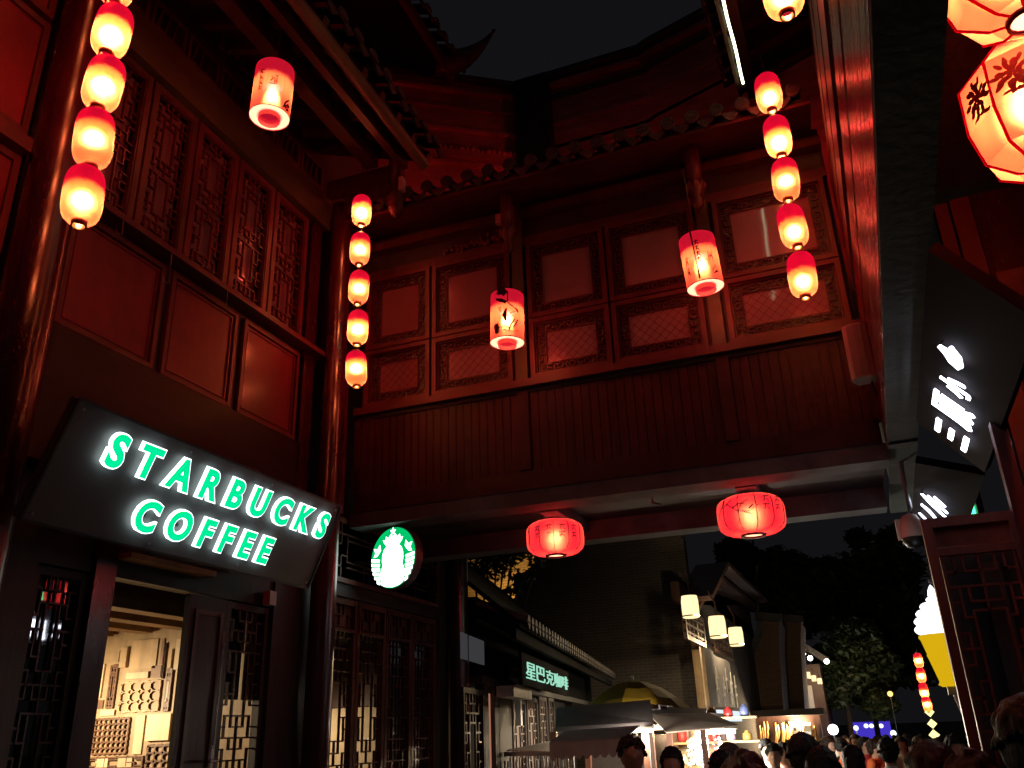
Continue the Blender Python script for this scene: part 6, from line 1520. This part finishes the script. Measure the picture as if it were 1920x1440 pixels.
def person(px, ptop, depth_, kind, shirt, label, face=0.0, sk=0, hr=0, hoff=0.0):
    q = AD(px, ptop, depth_); s = q.z / 1.685
    t = thing('person', label, 'person', (q.x, q.y, 0), 'people in the street', rz=face); t.scale = (s, s, s)
    body, sh, tr, ha = FIG[kind]
    for nm_, me, m_ in (('body', body, skin[sk]), ('shirt', sh, cloth[shirt]), ('trousers', tr, trous), ('hair', ha, haircol[hr])):
        o = bpy.data.objects.new(nm_, me); COL.objects.link(o); o.parent = t
        if not me.materials: me.materials.append(m_)
        o.material_slots[0].link = 'OBJECT'; o.material_slots[0].material = m_
PI = math.pi
S_, LG, BN, TH, MX = ('down', 'short'), ('mix', 'long'), ('down', 'bun'), ('hold', 'thin'), ('mix', 'short')
crowd = [
 (1183, 1384, 6.2, TH, 'pink', 'person with close cropped hair, pale red top, in front of the left stall', .4, 2, 1),
 (1258, 1405, 7.2, LG, 'white', 'person with long dark hair and white top before the lit stall', .1, 1, 0),
 (1362, 1397, 7.6, S_, 'grey', 'person with grey hair turned left beside the hanging toys', -1.3, 1, 2),
 (1352, 1412, 6.9, BN, 'white', 'person with tied back hair just left of the grey haired one', 2.6, 0, 0),
 (1395, 1416, 3.7, TH, 'maroon', 'person in maroon top bending forward in the near crowd', 2.9, 2, 2),
 (1436, 1388, 10.5, S_, 'cream', 'person in cream shirt facing the camera under the bead shop', .3, 1, 0),
 (1449, 1397, 9.4, BN, 'white', 'person in white t-shirt facing the camera under the bead shop', .0, 1, 0),
 (1466, 1395, 10.2, S_, 'pink', 'person with dark hair right behind the white t-shirt', -.5, 0, 0),
 (1504, 1381, 5.3, S_, 'pink', 'tall person with dark hair seen from behind, left of centre crowd', 2.9, 0, 0),
 (1537, 1407, 5.0, LG, 'white', 'person with glossy black hair low in the crowd, seen from behind', 3.3, 0, 0),
 (1553, 1383, 12.0, MX, 'cream', 'person with face turned left beyond the black haired one', .8, 1, 1),
 (1577, 1387, 11.0, BN, 'orange', 'person in orange top seen from behind', 3.1, 0, 0),
 (1596, 1402, 7.5, LG, 'black', 'person in black right of the orange top', 3.0, 0, 0),
 (1620, 1384, 13.0, S_, 'red', 'person with dark hair in red, mid crowd', .6, 1, 0),
 (1637, 1388, 12.0, MX, 'orange', 'person in orange shirt facing left, mid crowd', 1.2, 1, 1),
 (1662, 1387, 8.2, S_, 'white', 'person with black hair carrying a white bag, mid right crowd', 3.0, 0, 0),
 (1688, 1383, 13.5, LG, 'cream', 'person in cream right of the black haired walker', .2, 1, 1),
 (1700, 1378, 15.0, S_, 'grey', 'far person in grey below the red light boxes', 2.5, 0, 0),
 (1722, 1382, 12.5, BN, 'blue', 'person in blue below the yellow diamonds', .5, 1, 0),
 (1742, 1400, 3.3, S_, 'black', 'near person with large dark head low at the right', 3.1, 0, 0),
 (1762, 1386, 9.0, S_, 'pink', 'person in pink behind the near dark head', .4, 0, 1),
 (1790, 1380, 8.0, S_, 'blue', 'person in pale blue beside the lattice door', .3, 1, 0),
 (1814, 1417, 3.1, TH, 'maroon', 'near person with bald reddish head at the bottom right', 3.2, 2, 1),
 (1925, 1318, 2.6, S_, 'black', 'dark silhouette of a person cut off by the right edge', 2.8, 2, 0),
 (1570, 1384, 20.0, S_, 'grey', 'far person in grey between cream and orange tops', 2.9, 0, 0),
 (1608, 1380, 22.0, BN, 'white', 'far person in white below the violet screen', 3.0, 1, 0),
 (1650, 1380, 24.0, S_, 'olive', 'far person in olive below the right of the violet screen', 3.0, 0, 0),
 (1590, 1380, 27.0, MX, 'red', 'far person in red near the white stall lamp', 2.0, 0, 0),
 (1676, 1379, 26.0, S_, 'blue', 'far person in blue left of the light string', 3.0, 0, 0),
]
shirts = ['white', 'cream', 'pink', 'grey', 'orange', 'blue', 'white', 'olive', 'cream', 'red', 'white', 'grey', 'pink', 'cream', 'white', 'blue']
kinds = [S_, LG, MX, BN]
for i in range(16):                                                        # more walkers further down the street
    px = 1548 + i * 13.5 + (i * 37 % 11) - 5; dpt = 14 + (i * 53 % 19)
    crowd.append((px, 1386 - (i * 29 % 9), dpt, kinds[i % 4], shirts[i], 'walker in ' + shirts[i] + ', number ' + ['one', 'two', 'three', 'four', 'five', 'six', 'seven', 'eight', 'nine', 'ten', 'eleven', 'twelve', 'thirteen', 'fourteen', 'fifteen', 'sixteen'][i] + ' from the left in the far crowd', (i * 1.7) % 3.0 - 1.2, i % 2, (i // 3) % 2))
for c_ in crowd: person(*c_[:5], c_[5], c_[6], c_[7], c_[8])

# remove the text source, it is only a tool
bpy.data.objects.remove(_to)
